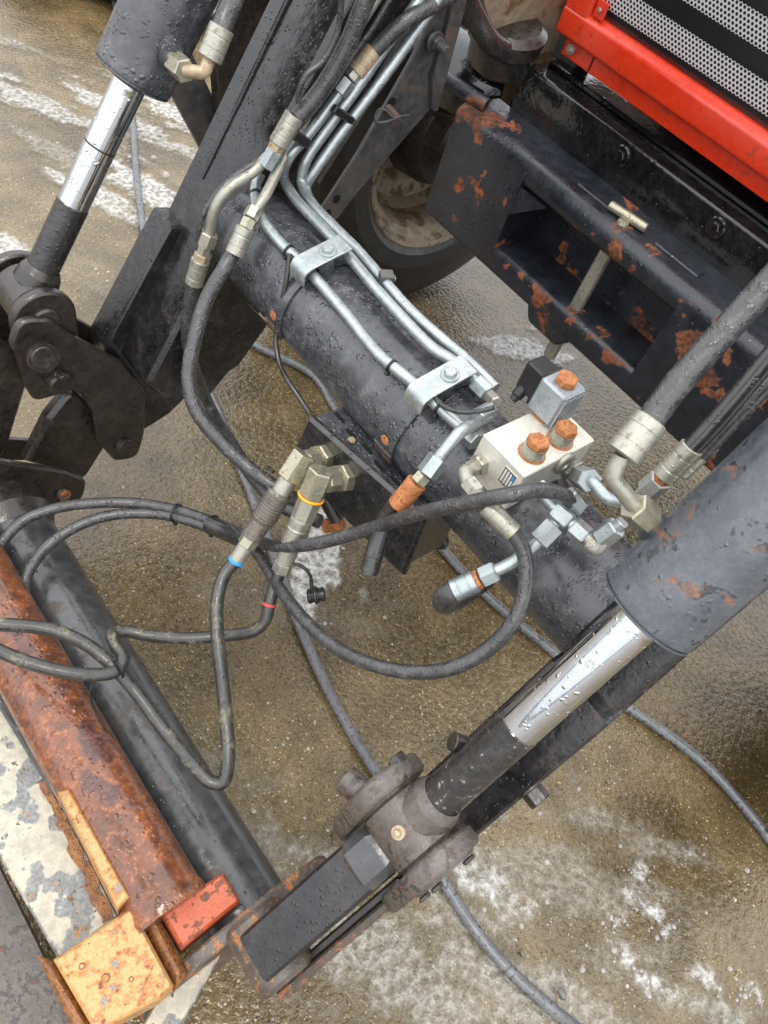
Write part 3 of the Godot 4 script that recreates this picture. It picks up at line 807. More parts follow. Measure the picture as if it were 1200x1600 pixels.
func build_loader() -> void:
	var X := Vector3.RIGHT
	var Z := Vector3(0, 0, 1)
	var c := Vector3(0, 0.755, -0.697)
	var f := thing("loader_frame", "wet black loader frame: round cross tube joining two sloping lift arms", "loader", Vector3(-0.54, 0.2, -0.6))
	part("torque_tube", Geo.new().lathe(c + X * -0.915, X, [[0, 0.079], [0.848, 0.079]], 64), M["loader_paint"], f)
	part("weld_bead", Geo.new().lathe(c + X * -0.078, X, [[-0.004, 0.079], [0.0, 0.084], [0.010, 0.083], [0.014, 0.079]], 48), M["arm_paint"], f)
	# side profile of an arm, in (z, y): upper beam and the deeper plate that carries the hitch pivot
	var upper := [[-1.245, 2.05], [-0.608, 0.70], [-0.508, 0.48, 0.02], [-0.56, 0.42, 0.03], [-0.66, 0.48], [-0.762, 0.72], [-1.385, 2.05]]
	var lower := yz([[265, 352], [163, 540, 0.02], [160, 600], [205, 676, 0.02], [228, 668, 0.01], [264, 645], [300, 610], [345, 560], [420, 470], [440, 350, 0.04]], -1.0)
	for k in 2:
		var x0 := -1.052 if k == 0 else -0.078
		var x1 := -1.0 if k == 0 else 0.014
		var xu := -0.905 if k == 0 else 0.014
		var arm := part("lift_arm", Geo.new().prism(arc_poly(upper), Vector3.ZERO, Z, Vector3.UP, X, x0, xu, 0.008), M["arm_paint"], f)
		part("pivot_plate", Geo.new().prism(arc_poly(lower), Vector3.ZERO, Z, Vector3.UP, X, x0 - 0.004, x1 + 0.004, 0.004), M["arm_paint"], arm)
		part("weld_ridge", Geo.new().sweep([Vector3(x0 + 0.040, 1.5, -0.981), Vector3(x0 + 0.042, 1.05, -0.771), Vector3(x0 + 0.045, 0.80, -0.656)], 0.005, 8), M["arm_paint"], arm)
	# tail plate with a slot behind the far arm
	part("stop_plate", Geo.new().prism(arc_poly(yz([[372, 455], [418, 505], [372, 570], [356, 580], [318, 628], [300, 600], [300, 545]], -0.985)), Vector3.ZERO, Z, Vector3.UP, X, -0.996, -0.982, 0.002), M["arm_paint"], f)
	part("outer_brace", Geo.new().prism(arc_poly(yz([[322, 30], [420, -60], [500, -60], [430, 120], [362, 236], [346, 214], [340, 120]], -1.25)), Vector3.ZERO, Z, Vector3.UP, X, -1.28, -1.25, 0.003), M["greasy_black"], f)
	# straps that carry the pipe clamps
	for x in [-0.725, -0.447]:
		var poly := PackedVector2Array()
		for i in 21:
			var a := lerpf(deg_to_rad(112), deg_to_rad(-28), i / 20.0)
			poly.append(Vector2(cos(a), sin(a)) * 0.0835)
		for i in 21:
			var a := lerpf(deg_to_rad(-28), deg_to_rad(112), i / 20.0)
			poly.append(Vector2(cos(a), sin(a)) * 0.0795)
		var st := part("pipe_strap", Geo.new().prism(poly, c + X * x, Z, Vector3.UP, X, -0.019, 0.019, 0.0008), M["loader_paint"], f)
		part("strap_foot", Geo.new().box(c + X * x + Vector3(0, sin(deg_to_rad(-20)), cos(deg_to_rad(-20))) * 0.084, X * 0.0188, Vector3(0, 0.94, 0.34) * 0.010, Vector3(0, -0.34, 0.94) * 0.001, 0.0005), M["rusty_edge"], st)
		var d := Vector3(0, sin(deg_to_rad(-2)), cos(deg_to_rad(-12)))
		part("strap_bolt", Geo.new().lathe(c + X * x + d * 0.083, d, [[0, 0.008], [0.002, 0.008], [0.003, 0.006], [0.003, 0]], 14), M["rust"], st)
	for k in 2:
		cylinder(k)

func cylinder(k: int) -> void:
	var x := -1.04 if k == 0 else -0.04
	var pin := Vector3(x, 0.613, -0.372)
	var end := Vector3(x, 0.946, -0.549)
	var d := (end - pin).normalized()
	var l := pin.distance_to(end)
	var t := thing("hydraulic_cylinder", ["far lift cylinder with dark beaded barrel and rod with black lower half", "near lift cylinder with blue grey flaking barrel and long bright rod"][k], "hydraulic cylinder", pin, "tipping cylinders of the loader")
	var paint: String = ["loader_paint", "barrel_paint"][k]
	var br := 0.055 if k == 0 else 0.053
	part("barrel", Geo.new().lathe(end, d, [[0, 0.030], [0.001, br - 0.008], [0.004, br - 0.001], [0.006, br - 0.001], [0.0065, br - 0.003], [0.0085, br - 0.003], [0.009, br], [0.75, br], [0.76, 0.0]], 48), M[paint], t)
	part("rod_seal", Geo.new().lathe(end, d, [[-0.004, 0.0235], [-0.004, 0.029], [0.001, 0.031]], 32), M["black_rubber"], t)
	part("rod", Geo.new().lathe(pin, d, [[0.05, 0.0235], [l + 0.02, 0.0235]], 40), M["chrome"], t)
	part("painted_rod", Geo.new().lathe(pin, d, [[0.03, 0.026], [0.06, 0.0248], [0.175 + 0.02 * k, 0.0245], [0.1765 + 0.02 * k, 0.0235]], 40), M["rod_paint" if k == 0 else "scraped_rod"], t)
	if k == 0:
		part("scribed_ring", Geo.new().lathe(pin, d, [[l * 0.72, 0.0236], [l * 0.72 + 0.0015, 0.0238], [l * 0.72 + 0.003, 0.0236]], 40), M["greasy_black"], t)
	part("rod_eye", Geo.new().lathe(pin - Vector3.RIGHT * 0.036, Vector3.RIGHT, [[0, 0.02], [0, 0.038], [0.004, 0.043], [0.068, 0.043], [0.072, 0.038], [0.072, 0.02]], 40), M["greasy_black" if k == 0 else "hub_grime"], t)
	part("eye_neck", Geo.new().lathe(pin, d, [[0.03, 0.036], [0.05, 0.032], [0.062, 0.0255]], 32), M["greasy_black" if k == 0 else "hub_grime"], t)
	if k == 1:
		var gn := (EYE - pin).normalized()
		var q := pin + (Vector3(0, 0.62, 0.55).normalized()) * 0.042
		var nd := Vector3(0, 0.62, 0.55).normalized()
		part("grease_nipple", Geo.new().lathe(q, nd, [[0, 0.008], [0.008, 0.008], [0.0085, 0.005], [0.014, 0.0035], [0.016, 0]], 14), M["rusty_zinc"], t)
	# port and elbow
	var look: String = ["yellow_zinc", "yellow_zinc"][k]
	var a: Vector3
	var b: Vector3
	var e: Vector3
	var s: Vector3
	var u: Vector3
	if k == 0:
		a = ax(262, 90, -0.99)
		b = ax(276, 100, -0.955)
		e = ax(290, 112, -0.93)
		s = ax(318, 112, -0.92)
		u = ax(327, 92, -0.925)
	else:
		a = end + d * 0.066 + Vector3(-0.046, 0.004, 0.008)
		b = ad(1012, 806, 0.70)
		e = ad(988, 789, 0.69)
		s = ad(958, 745, 0.675)
		u = ad(972, 712, 0.667)
	part("port_boss", Geo.new().sweep([a.lerp(end + d * 0.12, 0.3) if k == 0 else a, a.lerp(b, 0.5), b], [0.022, 0.017, 0.0135] if k == 0 else [0.016, 0.0135, 0.0125], 18), M[paint], t)
	nut(b.lerp(a, 0.2), e, 0.028 if k == 0 else 0.026, look, t, "port_nut")
	part("elbow_pipe", Geo.new().sweep(spline([e.lerp(b, 0.2), e.lerp(s, 0.45), s, u], 8), 0.0085 if k == 0 else 0.0078, 16), M["rusty_zinc" if k == 0 else "dull_zinc"], t)
	if k == 0:
		var h := hose("black hose leaving the far cylinder port upwards beside the lift arm", [ax(344, 48, -0.93), ax(356, 18, -0.94), ax(376, -30, -0.95), ax(400, -90, -0.96)], 0.014, "hose_rubber", "black hydraulic hoses")
		ferrule(ax(347, 42, -0.93), u, 0.0165, "dull_zinc", h)
	else:
		var h := hose("thick grey hose dropping from the right edge to the near cylinder port", [ad(1014, 660, 0.662), ad(1060, 598, 0.655), ad(1130, 520, 0.645), ad(1215, 428, 0.632), ad(1330, 300, 0.615)], 0.0125, "hose_rubber", "black hydraulic hoses")
		ferrule(ad(1018, 655, 0.661), u, 0.0162, "dull_zinc", h)

func build_linkage() -> void:
	var X := Vector3.RIGHT
	for k in 2:
		var x := [-0.99, -0.09][k] as float     # the plate that faces the middle
		var out := [-1.09, 0.01][k] as float
		var m: String = ["greasy_black", "hub_grime"][k]
		var t := thing("linkage_bracket", ["greasy twin plate bracket round the far rod end with rounded top", "grimy round flanged bracket gripping the near rod end above the link bar"][k], "linkage", Vector3((x + out) / 2, 0.5, -0.37), "rod end brackets of the loader")
		# (z, y) outline: round head about the rod pin, straight down past the link pin
		var o := []
		for i in 13:
			var a := PI * (i / 12.0)
			o.append([-0.372 + cos(a) * (0.052 + 0.002 * k), 0.613 + sin(a) * (0.052 + 0.002 * k)])
		if k == 0:
			o.append([-0.430, 0.49])
			o.append([-0.415, 0.44, 0.02])
			o.append([-0.340, 0.44, 0.02])
			o.append([-0.325, 0.49])
		else:
			o.append([-0.434, 0.56, 0.01])
			o.append([-0.41, 0.50, 0.02])
			o.append([-0.33, 0.50, 0.02])
			o.append([-0.315, 0.56, 0.01])
		for xx in [x, out]:
			var pl := plate("side_plate", o, xx - 0.009 - 0.003 * k, xx + 0.009 + 0.003 * k, m, t, 0.004)
			if k == 1:
				var ro := []
				for i in 28:
					ro.append([-0.372 + cos(TAU * i / 28) * 0.043, 0.613 + sin(TAU * i / 28) * 0.043])
				plate("rim_step", ro, xx - 0.015, xx + 0.015, m, pl, 0.004)
		if k == 1:
			for q in [[0.60, 0.030], [-0.5, 0.034], [2.2, 0.034]]:
				bolt(t, Vector3(0.025, 0.613 + sin(q[0]) * q[1], -0.372 + cos(q[0]) * q[1]), X, 0.014, "greasy_black", false)
		part("rod_pin", Geo.new().lathe(Vector3(out - 0.016, 0.613, -0.372), X, [[0, 0], [0, 0.021], [0.004, 0.024], [x - out + 0.028, 0.024], [x - out + 0.032, 0.021], [x - out + 0.032, 0]] if k == 0 else [[0, 0], [0, 0.021], [0.004, 0.024], [x - out + 0.03, 0.024], [x - out + 0.03, 0]], 24), M[m], t)
		if k == 0:
			part("link_pin", Geo.new().lathe(Vector3(-1.10, 0.494, -0.379), X, [[0, 0], [0, 0.022], [0.145, 0.022], [0.15, 0.019], [0.15, 0]], 24), M[m], t)
			nut(ax(84, 578, -0.955), ax(93, 585, -0.935), 0.014, m, t)
			rod("lock_bolt", ax(76, 566, -0.97), ax(100, 592, -0.92), 0.0055, m, t)
		else:
			rod("lock_bolt", Vector3(-0.128, 0.60, -0.345), Vector3(-0.1, 0.605, -0.35), 0.017, m, t)
			rod("stud", Vector3(-0.052, 0.70, -0.455), ad(706, 1158, 0.86), 0.011, "greasy_black", t)
			nut(Vector3(0.016, 0.66, -0.50), Vector3(0.034, 0.66, -0.50), 0.024, "greasy_black", t)
			rod("washer", Vector3(0.013, 0.66, -0.50), Vector3(0.017, 0.66, -0.50), 0.018, "greasy_black", t)
			nut(Vector3(-0.108, 0.655, -0.388), Vector3(-0.096, 0.655, -0.388), 0.02, "greasy_black", t)
	# boomerang links
	var l := thing("curved_link", "greasy black boomerang shaped link plate pinned beside the far lift arm", "linkage", Vector3(-0.97, 0.3, -0.45))
	plate("link_plate", yz([[16, 545, 0.03], [30, 500, 0.05], [80, 500, 0.03], [110, 524], [195, 570, 0.03], [231, 612, 0.04], [226, 680], [216, 716, 0.03], [180, 722, 0.03], [152, 690], [148, 650, 0.02], [128, 618], [60, 588, 0.03]], -0.965), -0.981, -0.965, "greasy_black", l, 0.004)
	rod("boss", ax(62, 552, -0.9655), ax(69, 561, -0.945), 0.026, "greasy_black", l, 24)
	rod("pin", ax(62, 552, -0.946), ax(69, 560, -0.928), 0.019, "greasy_black", l, 24)
	rod("lower_boss", ax(190, 695, -0.967), ax(197, 700, -0.955), 0.018, "greasy_black", l, 24)
	# struts near the far bracket
	var st := thing("link_strut", "rough black strut dropping from the far bracket at the left edge", "linkage", Vector3(-1.05, 0.4, -0.3))
	plate("strut", yz([[-30, 520], [20, 540], [50, 580], [16, 690], [-10, 740], [-60, 740]], -1.02), -1.07, -1.02, "greasy_black", st, 0.006)
	var cb := thing("cross_bar", "dark flat bar crossing behind the boomerang link to the lift arm", "linkage", Vector3(-1.06, 0.55, -0.42))
	plate("bar", yz([[82, 478], [158, 520], [150, 560], [80, 530]], -1.06), -1.072, -1.060, "greasy_black", cb, 0.002)
	plate("bar", yz([[-20, 685], [60, 690], [58, 720], [-20, 720]], -1.06), -1.072, -1.060, "greasy_black", cb, 0.002)
	var pk := thing("pivot_lug", "lumpy greased pivot lug below the boomerang link", "linkage", Vector3(-1.0, 0.2, -0.5))
	plate("lug", yz([[112, 606, 0.02], [148, 640], [165, 700], [132, 752, 0.02], [40, 722], [74, 655, 0.02]], -1.0), -1.03, -0.998, "greasy_black", pk, 0.008)
	# near link bar
	var a := Vector3(-0.042, 0.562, -0.335)
	var b := ay(408, 1490, 0.40)
	var dir := (b - a).normalized()
	var up := dir.cross(X).normalized()
	if up.y < 0:
		up = -up
	var bar := thing("link_bar", "dark square link bar running from the near flanged bracket to the hitch", "linkage", b)
	part("bar", Geo.new().box((a + b) / 2, X * 0.031, up * 0.024, dir * (a.distance_to(b) / 2), 0.004), M["arm_paint"], bar)
	part("wear_pad", Geo.new().box(a + up * 0.020 - dir * 0.004, X * 0.030, up * 0.014, dir * 0.028, 0.010), M["hitch_grey"], bar)
	part("end_boss", Geo.new().lathe(b - X * 0.046 - up * 0.02, X, [[0, 0], [0, 0.034], [0.006, 0.040], [0.086, 0.040], [0.092, 0.034], [0.092, 0]], 28), M["rusty_edge"], bar)
	part("edge_strip", Geo.new().box(a.lerp(b, 0.55) + X * 0.052 - up * 0.045, X * 0.006, up * 0.02, dir * (a.distance_to(b) * 0.62), 0.003), M["rusty_edge"], bar)
	part("edge_strip", Geo.new().box(a.lerp(b, 0.60) + X * 0.040 - up * 0.05, X * 0.006, up * 0.02, dir * (a.distance_to(b) * 0.55), 0.003), M["greasy_black"], bar)

func build_hitch() -> void:
	var X := Vector3.RIGHT
	var Y := Vector3.UP
	var Z := Vector3(0, 0, 1)
	var h := thing("quick_hitch", "dark grey quick hitch frame with long round cross tube", "hitch", Vector3(-0.5, 0.1, -0.25))
	part("cross_tube", Geo.new().lathe(Vector3(-0.98, 0.245, -0.236), X, [[0, 0], [0, 0.068], [0.885, 0.068], [0.885, 0]], 48), M["hitch_grey"], h)
	plate("side_plate", [[-0.42, 0.13, 0.03], [-0.345, 0.36, 0.05], [-0.24, 0.385, 0.04], [-0.12, 0.35, 0.05], [-0.06, 0.10, 0.03], [-0.2, 0.04, 0.05]], -0.098, -0.078, "rusty_edge", h, 0.004)
	plate("side_plate", yz([[-60, 725], [0, 722], [105, 738, 0.02], [136, 752, 0.03], [130, 785, 0.03], [60, 800], [-60, 830]], -0.93), -0.945, -0.930, "greasy_black", h, 0.004)
	rod("pivot_bolt", ax(96, 771, -0.93), ax(103, 776, -0.918), 0.013, "rusty_edge", h)
	part("tube_collar", Geo.new().lathe(Vector3(-0.98, 0.245, -0.236), X, [[0, 0.068], [0, 0.082], [0.09, 0.082], [0.12, 0.0685]], 40), M["greasy_black"], h)
	# implement hung on the hitch
	var t := thing("implement_frame", "rust orange tube and worn cream plates of the implement at lower left", "implement", Vector3(-0.5, 0.1, -0.1))
	part("rusty_tube", Geo.new().lathe(Vector3(-1.3, 0.345, -0.140), X, [[0, 0], [0, 0.052], [1.125, 0.052], [1.138, 0.055], [1.148, 0.054], [1.148, 0]], 56), M["red_rust_tube"], t)
	var q := func(list: Array, y0: float, thick: float, m: String, called: String, bev := 0.003) -> MeshInstance3D:
		var poly := []
		for k in list:
			var p := ay(k[0], k[1], y0)
			poly.append([p.x, p.z, k[2] if k.size() > 2 else 0.0])
		return part(called, Geo.new().prism(arc_poly(poly), Vector3(0, y0, 0), X, Z, Y, -thick, 0.0, bev), M[m], t)
	q.call([[-60, 960], [10, 1040], [112, 1225], [96, 1240], [80, 1238], [-60, 1010]], 0.315, 0.012, "hitch_grey", "grey_flange")
	q.call([[-60, 1040], [5, 1110], [72, 1215], [135, 1330], [186, 1432], [92, 1500], [-30, 1290], [-60, 1240]], 0.30, 0.02, "worn_cream", "cream_plate")
	q.call([[90, 1236], [108, 1232], [203, 1400], [184, 1420]], 0.385, 0.05, "worn_yellow", "yellow_bar")
	var strip := []
	for w2 in 24:
		var f := w2 / 23.0
		strip.append([lerpf(60, 160, f) + rng.randf_range(-5, 5), lerpf(1222, 1442, f)])
	for w2 in 24:
		var f := 1.0 - w2 / 23.0
		strip.append([lerpf(74, 180, f) + rng.randf_range(-5, 5), lerpf(1218, 1434, f)])
	q.call(strip, 0.3035, 0.003, "rust_weld", "rust_streak", 0.0)
	q.call([[83, 1499], [206, 1416], [272, 1540], [250, 1560], [150, 1614]], 0.375, 0.075, "worn_yellow", "yellow_block", 0.004)
	for h2 in [[165, 1528, 0.0035], [128, 1510, 0.0025], [205, 1530, 0.002]]:
		part("pit", Geo.new().lathe(ay(h2[0], h2[1], 0.3752), Y, [[-0.004, 0.0], [-0.004, h2[2]], [0.0003, h2[2]], [0.0003, h2[2] * 1.6]], 12), M["rust_weld"], t)
	q.call([[204, 1411], [229, 1392], [293, 1520], [274, 1544]], 0.358, 0.06, "rust_weld", "weld_step", 0.008)
	q.call([[250, 1424], [350, 1362], [376, 1408], [284, 1482]], 0.365, 0.05, "worn_red", "red_block", 0.004)
	q.call([[57, 1490], [84, 1502], [152, 1616], [128, 1640]], 0.35, 0.06, "rust_weld", "rusty_edge", 0.006)
	q.call([[255, 1545], [290, 1500], [372, 1440], [330, 1520], [285, 1600], [200, 1640]], 0.29, 0.03, "worn_cream", "pale_gusset", 0.003)
	q.call([[-60, 1270], [-20, 1310], [60, 1470], [140, 1640], [-60, 1660]], 0.22, 0.03, "hub_grime", "lower_plate", 0.003)

func build_pipes() -> void:
	var g := "zinc plated steel pipes on the loader tube"
	var r := 0.0082
	# nearest pipe along the tube
	var a := pipe("front zinc pipe along the loader tube, kinked halfway, ending at the white block", [ax(424, 240, -0.8810)] + ys([[411, 265, 0.862], [399, 292, 0.852], [403, 328, 0.842], [432, 372, 0.838], [475, 415, 0.836], [540, 490, 0.836], [575, 535, 0.836], [598, 560, 0.838], [640, 594, 0.839], [690, 640, 0.844], [733, 678, 0.850]]), r, "zinc", g)
	nut(ax(430, 234, -0.8810), ax(415, 261, -0.8810), 0.022, "zinc", a)
	nut(ay(722, 668, 0.849), ay(746, 691, 0.852), 0.024, "zinc", a)
	# pipe to the union with the rusty ferrule
	var b := pipe("middle zinc pipe under the rusty ferrule, bending onto the loader tube", [ax(533, 142, -0.8870), ax(515, 166, -0.8870), ax(478, 214, -0.8855), ax(453, 243, -0.8825)] + ys([[443, 275, 0.854], [459, 307, 0.854], [508, 360, 0.854], [549, 405, 0.854], [583, 446, 0.854], [631, 499, 0.854], [676, 544, 0.854], [710, 566, 0.854], [752, 606, 0.854]]), r, "zinc", g)
	nut(ax(545, 125, -0.8870), ax(530, 146, -0.8870), 0.022, "zinc", b)
	nut(ay(742, 597, 0.854), ay(762, 616, 0.854), 0.022, "zinc", b)
	nut(ay(764, 618, 0.854), ay(776, 630, 0.864), 0.016, "dull_zinc", b)
	# long pipe that runs to the top of the picture
	pipe("third zinc pipe coming down the lift arm and along the rear of the tube", [ax(700, -60, -0.8810), ax(640, 20, -0.8810), ax(549, 150, -0.8810), ax(519, 191, -0.8810), ax(478, 252, -0.8795)] + ys([[471, 285, 0.858], [489, 319, 0.858], [526, 358, 0.858], [560, 392, 0.858], [594, 431, 0.858], [635, 478, 0.858], [688, 527, 0.858], [728, 560, 0.858], [775, 606, 0.858]]), r * 0.95, "zinc", g)
	pipe("fourth zinc pipe nearest the slotted stand, dipping under its neighbour", [ax(735, -80, -0.8750), ax(661, 34, -0.8750), ax(597, 124, -0.8750), ax(537, 203, -0.8750), ax(490, 270, -0.8750), ax(478, 292, -0.8756)] + ys([[486, 316, 0.838], [530, 364, 0.838], [640, 486, 0.838], [760, 600, 0.838]]), r, "zinc", g)
	var e := pipe("dull straight pipe beside the black hoses, ending above the upper elbow", [ax(640, -80, -0.8900), ax(586, 0, -0.8900), ax(511, 124, -0.8900), ax(447, 240, -0.8885), ay(413, 308, 0.866), ay(398, 330, 0.852)], r * 0.95, "dull_zinc", g)
	nut(ay(399, 325, 0.855), ay(390, 342, 0.845), 0.02, "dull_zinc", e)
	var f := pipe("speckled pipe curving left from the arm to the left hose end", [ax(418, 245, -0.8885), ax(396, 268, -0.8885), ax(358, 294, -0.8885), ax(336, 325, -0.8885), ax(327, 366, -0.8885)], r, "dull_zinc", g)
	nut(ax(328, 364, -0.8885), ax(321, 384, -0.8885), 0.025, "dull_zinc", f)
	# clamps: a flat plate with its front end bent down over the front pipe
	for k in 2:
		var pf := [ay(461, 411, 0.849), ay(649, 613, 0.852)][k] as Vector3
		var pr := [ay(543, 381, 0.872), ay(733, 568, 0.872)][k] as Vector3
		var x := (pf.x + pr.x) / 2.0
		var c := thing("pipe_clamp", ["zinc pipe clamp plate nearer the lift arm", "zinc pipe clamp plate nearer the white valve block"][k], "pipe clamp", Vector3(x, 0.84, -0.65), "bolted pipe clamps")
		var back := Vector3(0, pr.y - pf.y, pr.z - pf.z)
		var span := back.length()
		back = back.normalized()
		var up_ := Vector3.RIGHT.cross(-back)
		if up_.y < 0:
			up_ = -up_
		var prof := PackedVector2Array()
		for p in [[0.012, -0.0035], [span, -0.0035], [span, 0.0], [0.011, 0.0], [0.003, -0.003], [-0.002, -0.010], [-0.004, -0.026], [-0.0015, -0.0262], [0.001, -0.011], [0.005, -0.006]]:
			prof.append(Vector2(p[0], p[1]))
		part("clamp_plate", Geo.new().prism(prof, Vector3(x, pf.y, pf.z), back, up_, Vector3.RIGHT, -0.0175, 0.0175, 0.0006), M["zinc"], c)
		bolt(c, Vector3(x + 0.002, pf.y, pf.z) + back * span * 0.62 + up_ * 0.001, up_, 0.0165, "zinc")
		part("spacer", Geo.new().box(Vector3(x, pf.y, pf.z) + back * span * 0.5 - up_ * 0.018, Vector3.RIGHT * 0.013, up_ * 0.0135, back * 0.013, 0.001), M["loader_paint"], c)
	# small clips
	var k1 := thing("pipe_clip", "black pipe clip with small bolt high on the arm pipes", "pipe clip", ax(535, 180, -0.8780), "small pipe clips")
	part("clip_band", clip_box(ax(521, 169, -0.872), ax(554, 191, -0.872), ax(535, 170, -0.872) - ax(500, 220, -0.872), 0.012, 0.010), M["black_plastic"], k1)
	bolt(k1, ax(545, 187, -0.8950), Vector3(0.8, 0.4, 0.45).normalized(), 0.010, "zinc")
	var k2 := thing("pipe_clip", "dark clip block joining the pipes below the hose ferrule", "pipe clip", ax(468, 218, -0.8810), "small pipe clips")
	part("clip_block", clip_box(ax(457, 208, -0.874), ax(481, 224, -0.872), ax(535, 170, -0.872) - ax(500, 220, -0.872), 0.014, 0.013), M["black_plastic"], k2)
	var k3 := thing("pipe_clip", "blue grey clip with side screw between two pipes midway along the tube", "pipe clip", ay(608, 437, 0.856), "small pipe clips")
	part("clip_band", Geo.new().box(ay(603, 434, 0.862), Vector3(0.008, 0, 0.004), Vector3(0, 0.009, 0), Vector3(-0.004, 0, 0.010), 0.002), M["stand_paint"], k3)
	bolt(k3, ay(613, 435, 0.862), Vector3(0.2, 0.3, -0.9).normalized(), 0.010, "zinc", false)
	# cable ties
	var up := Vector3(0.4, 0.5, -0.6)
	tie(ay(400, 303, 0.849), ay(399, 290, 0.853) - ay(403, 328, 0.842), 0.0085, "black cable tie at the upper bend of the front pipe")
	tie(ay(452, 392, 0.837), ay(475, 415, 0.836) - ay(432, 372, 0.838), 0.0085, "black cable tie just above the upper clamp")
	tie(ay(612, 572, 0.838), ay(640, 594, 0.839) - ay(598, 560, 0.838), 0.0085, "black cable tie at the kink of the front pipe")
	tie(ay(688, 638, 0.844), ay(733, 678, 0.850) - ay(690, 640, 0.844), 0.0085, "black cable tie just below the lower clamp")
	# stowed parking stand
	var s := thing("parking_stand", "grey slotted parking stand folded along the lift arm with pin holes", "parking stand", Vector3(-0.95, 0.7, -0.95))
	plate("leg_plate", yz([[735, -60], [725, 14], [690, 92], [682, 160, 0.01], [560, 300], [520, 352, 0.02], [498, 335], [560, 240], [640, 100], [672, 40], [690, -60]], -0.965), -0.973, -0.965, "stand_paint", s, 0.0015)
	plate("leg_flange", yz([[740, -60], [728, 12], [684, 176, 0.006], [676, 172], [676, 120], [700, 40], [722, -60]], -0.955), -0.965, -0.955, "stand_paint", s, 0.0015)
	plate("inner_channel", yz([[700, -80], [680, 0], [590, 150], [500, 290], [488, 278], [580, 130], [660, 0], [675, -80]], -0.955), -0.965, -0.957, "stand_paint", s, 0.0015)
	for p in [[526, 311], [512, 334], [612, 160]]:
		var hc := ax(p[0], p[1], -0.9645)
		part("pin_hole", Geo.new().lathe(hc, Vector3.RIGHT, [[-0.002, 0.0085], [0.0006, 0.0085], [0.0006, 0.0]], 18), M["dull_black"], s)
	var hb := ax(680, 66, -0.955)
	bolt(s, hb, Vector3.RIGHT, 0.022, "stand_paint")
	rod("bolt_end", hb + Vector3.RIGHT * 0.008, hb + Vector3.RIGHT * 0.03, 0.008, "stand_paint", s)
	var rc := thing("retaining_clip", "bent wire retaining clip through the pin on the parking stand", "clip", ax(612, 180, -0.95))
	rod("pin", ax(606, 168, -0.964), ax(622, 187, -0.93), 0.0075, "axle_rust", rc)
	part("wire", Geo.new().sweep(spline([ax(639, 180, -0.925), ax(622, 183, -0.925), ax(605, 190, -0.93), ax(588, 191, -0.935), ax(585, 184, -0.935), ax(592, 171, -0.94), ax(602, 172, -0.935), ax(612, 182, -0.93), ax(630, 190, -0.925)], 6), 0.0018, 8), M["stand_paint"], rc)

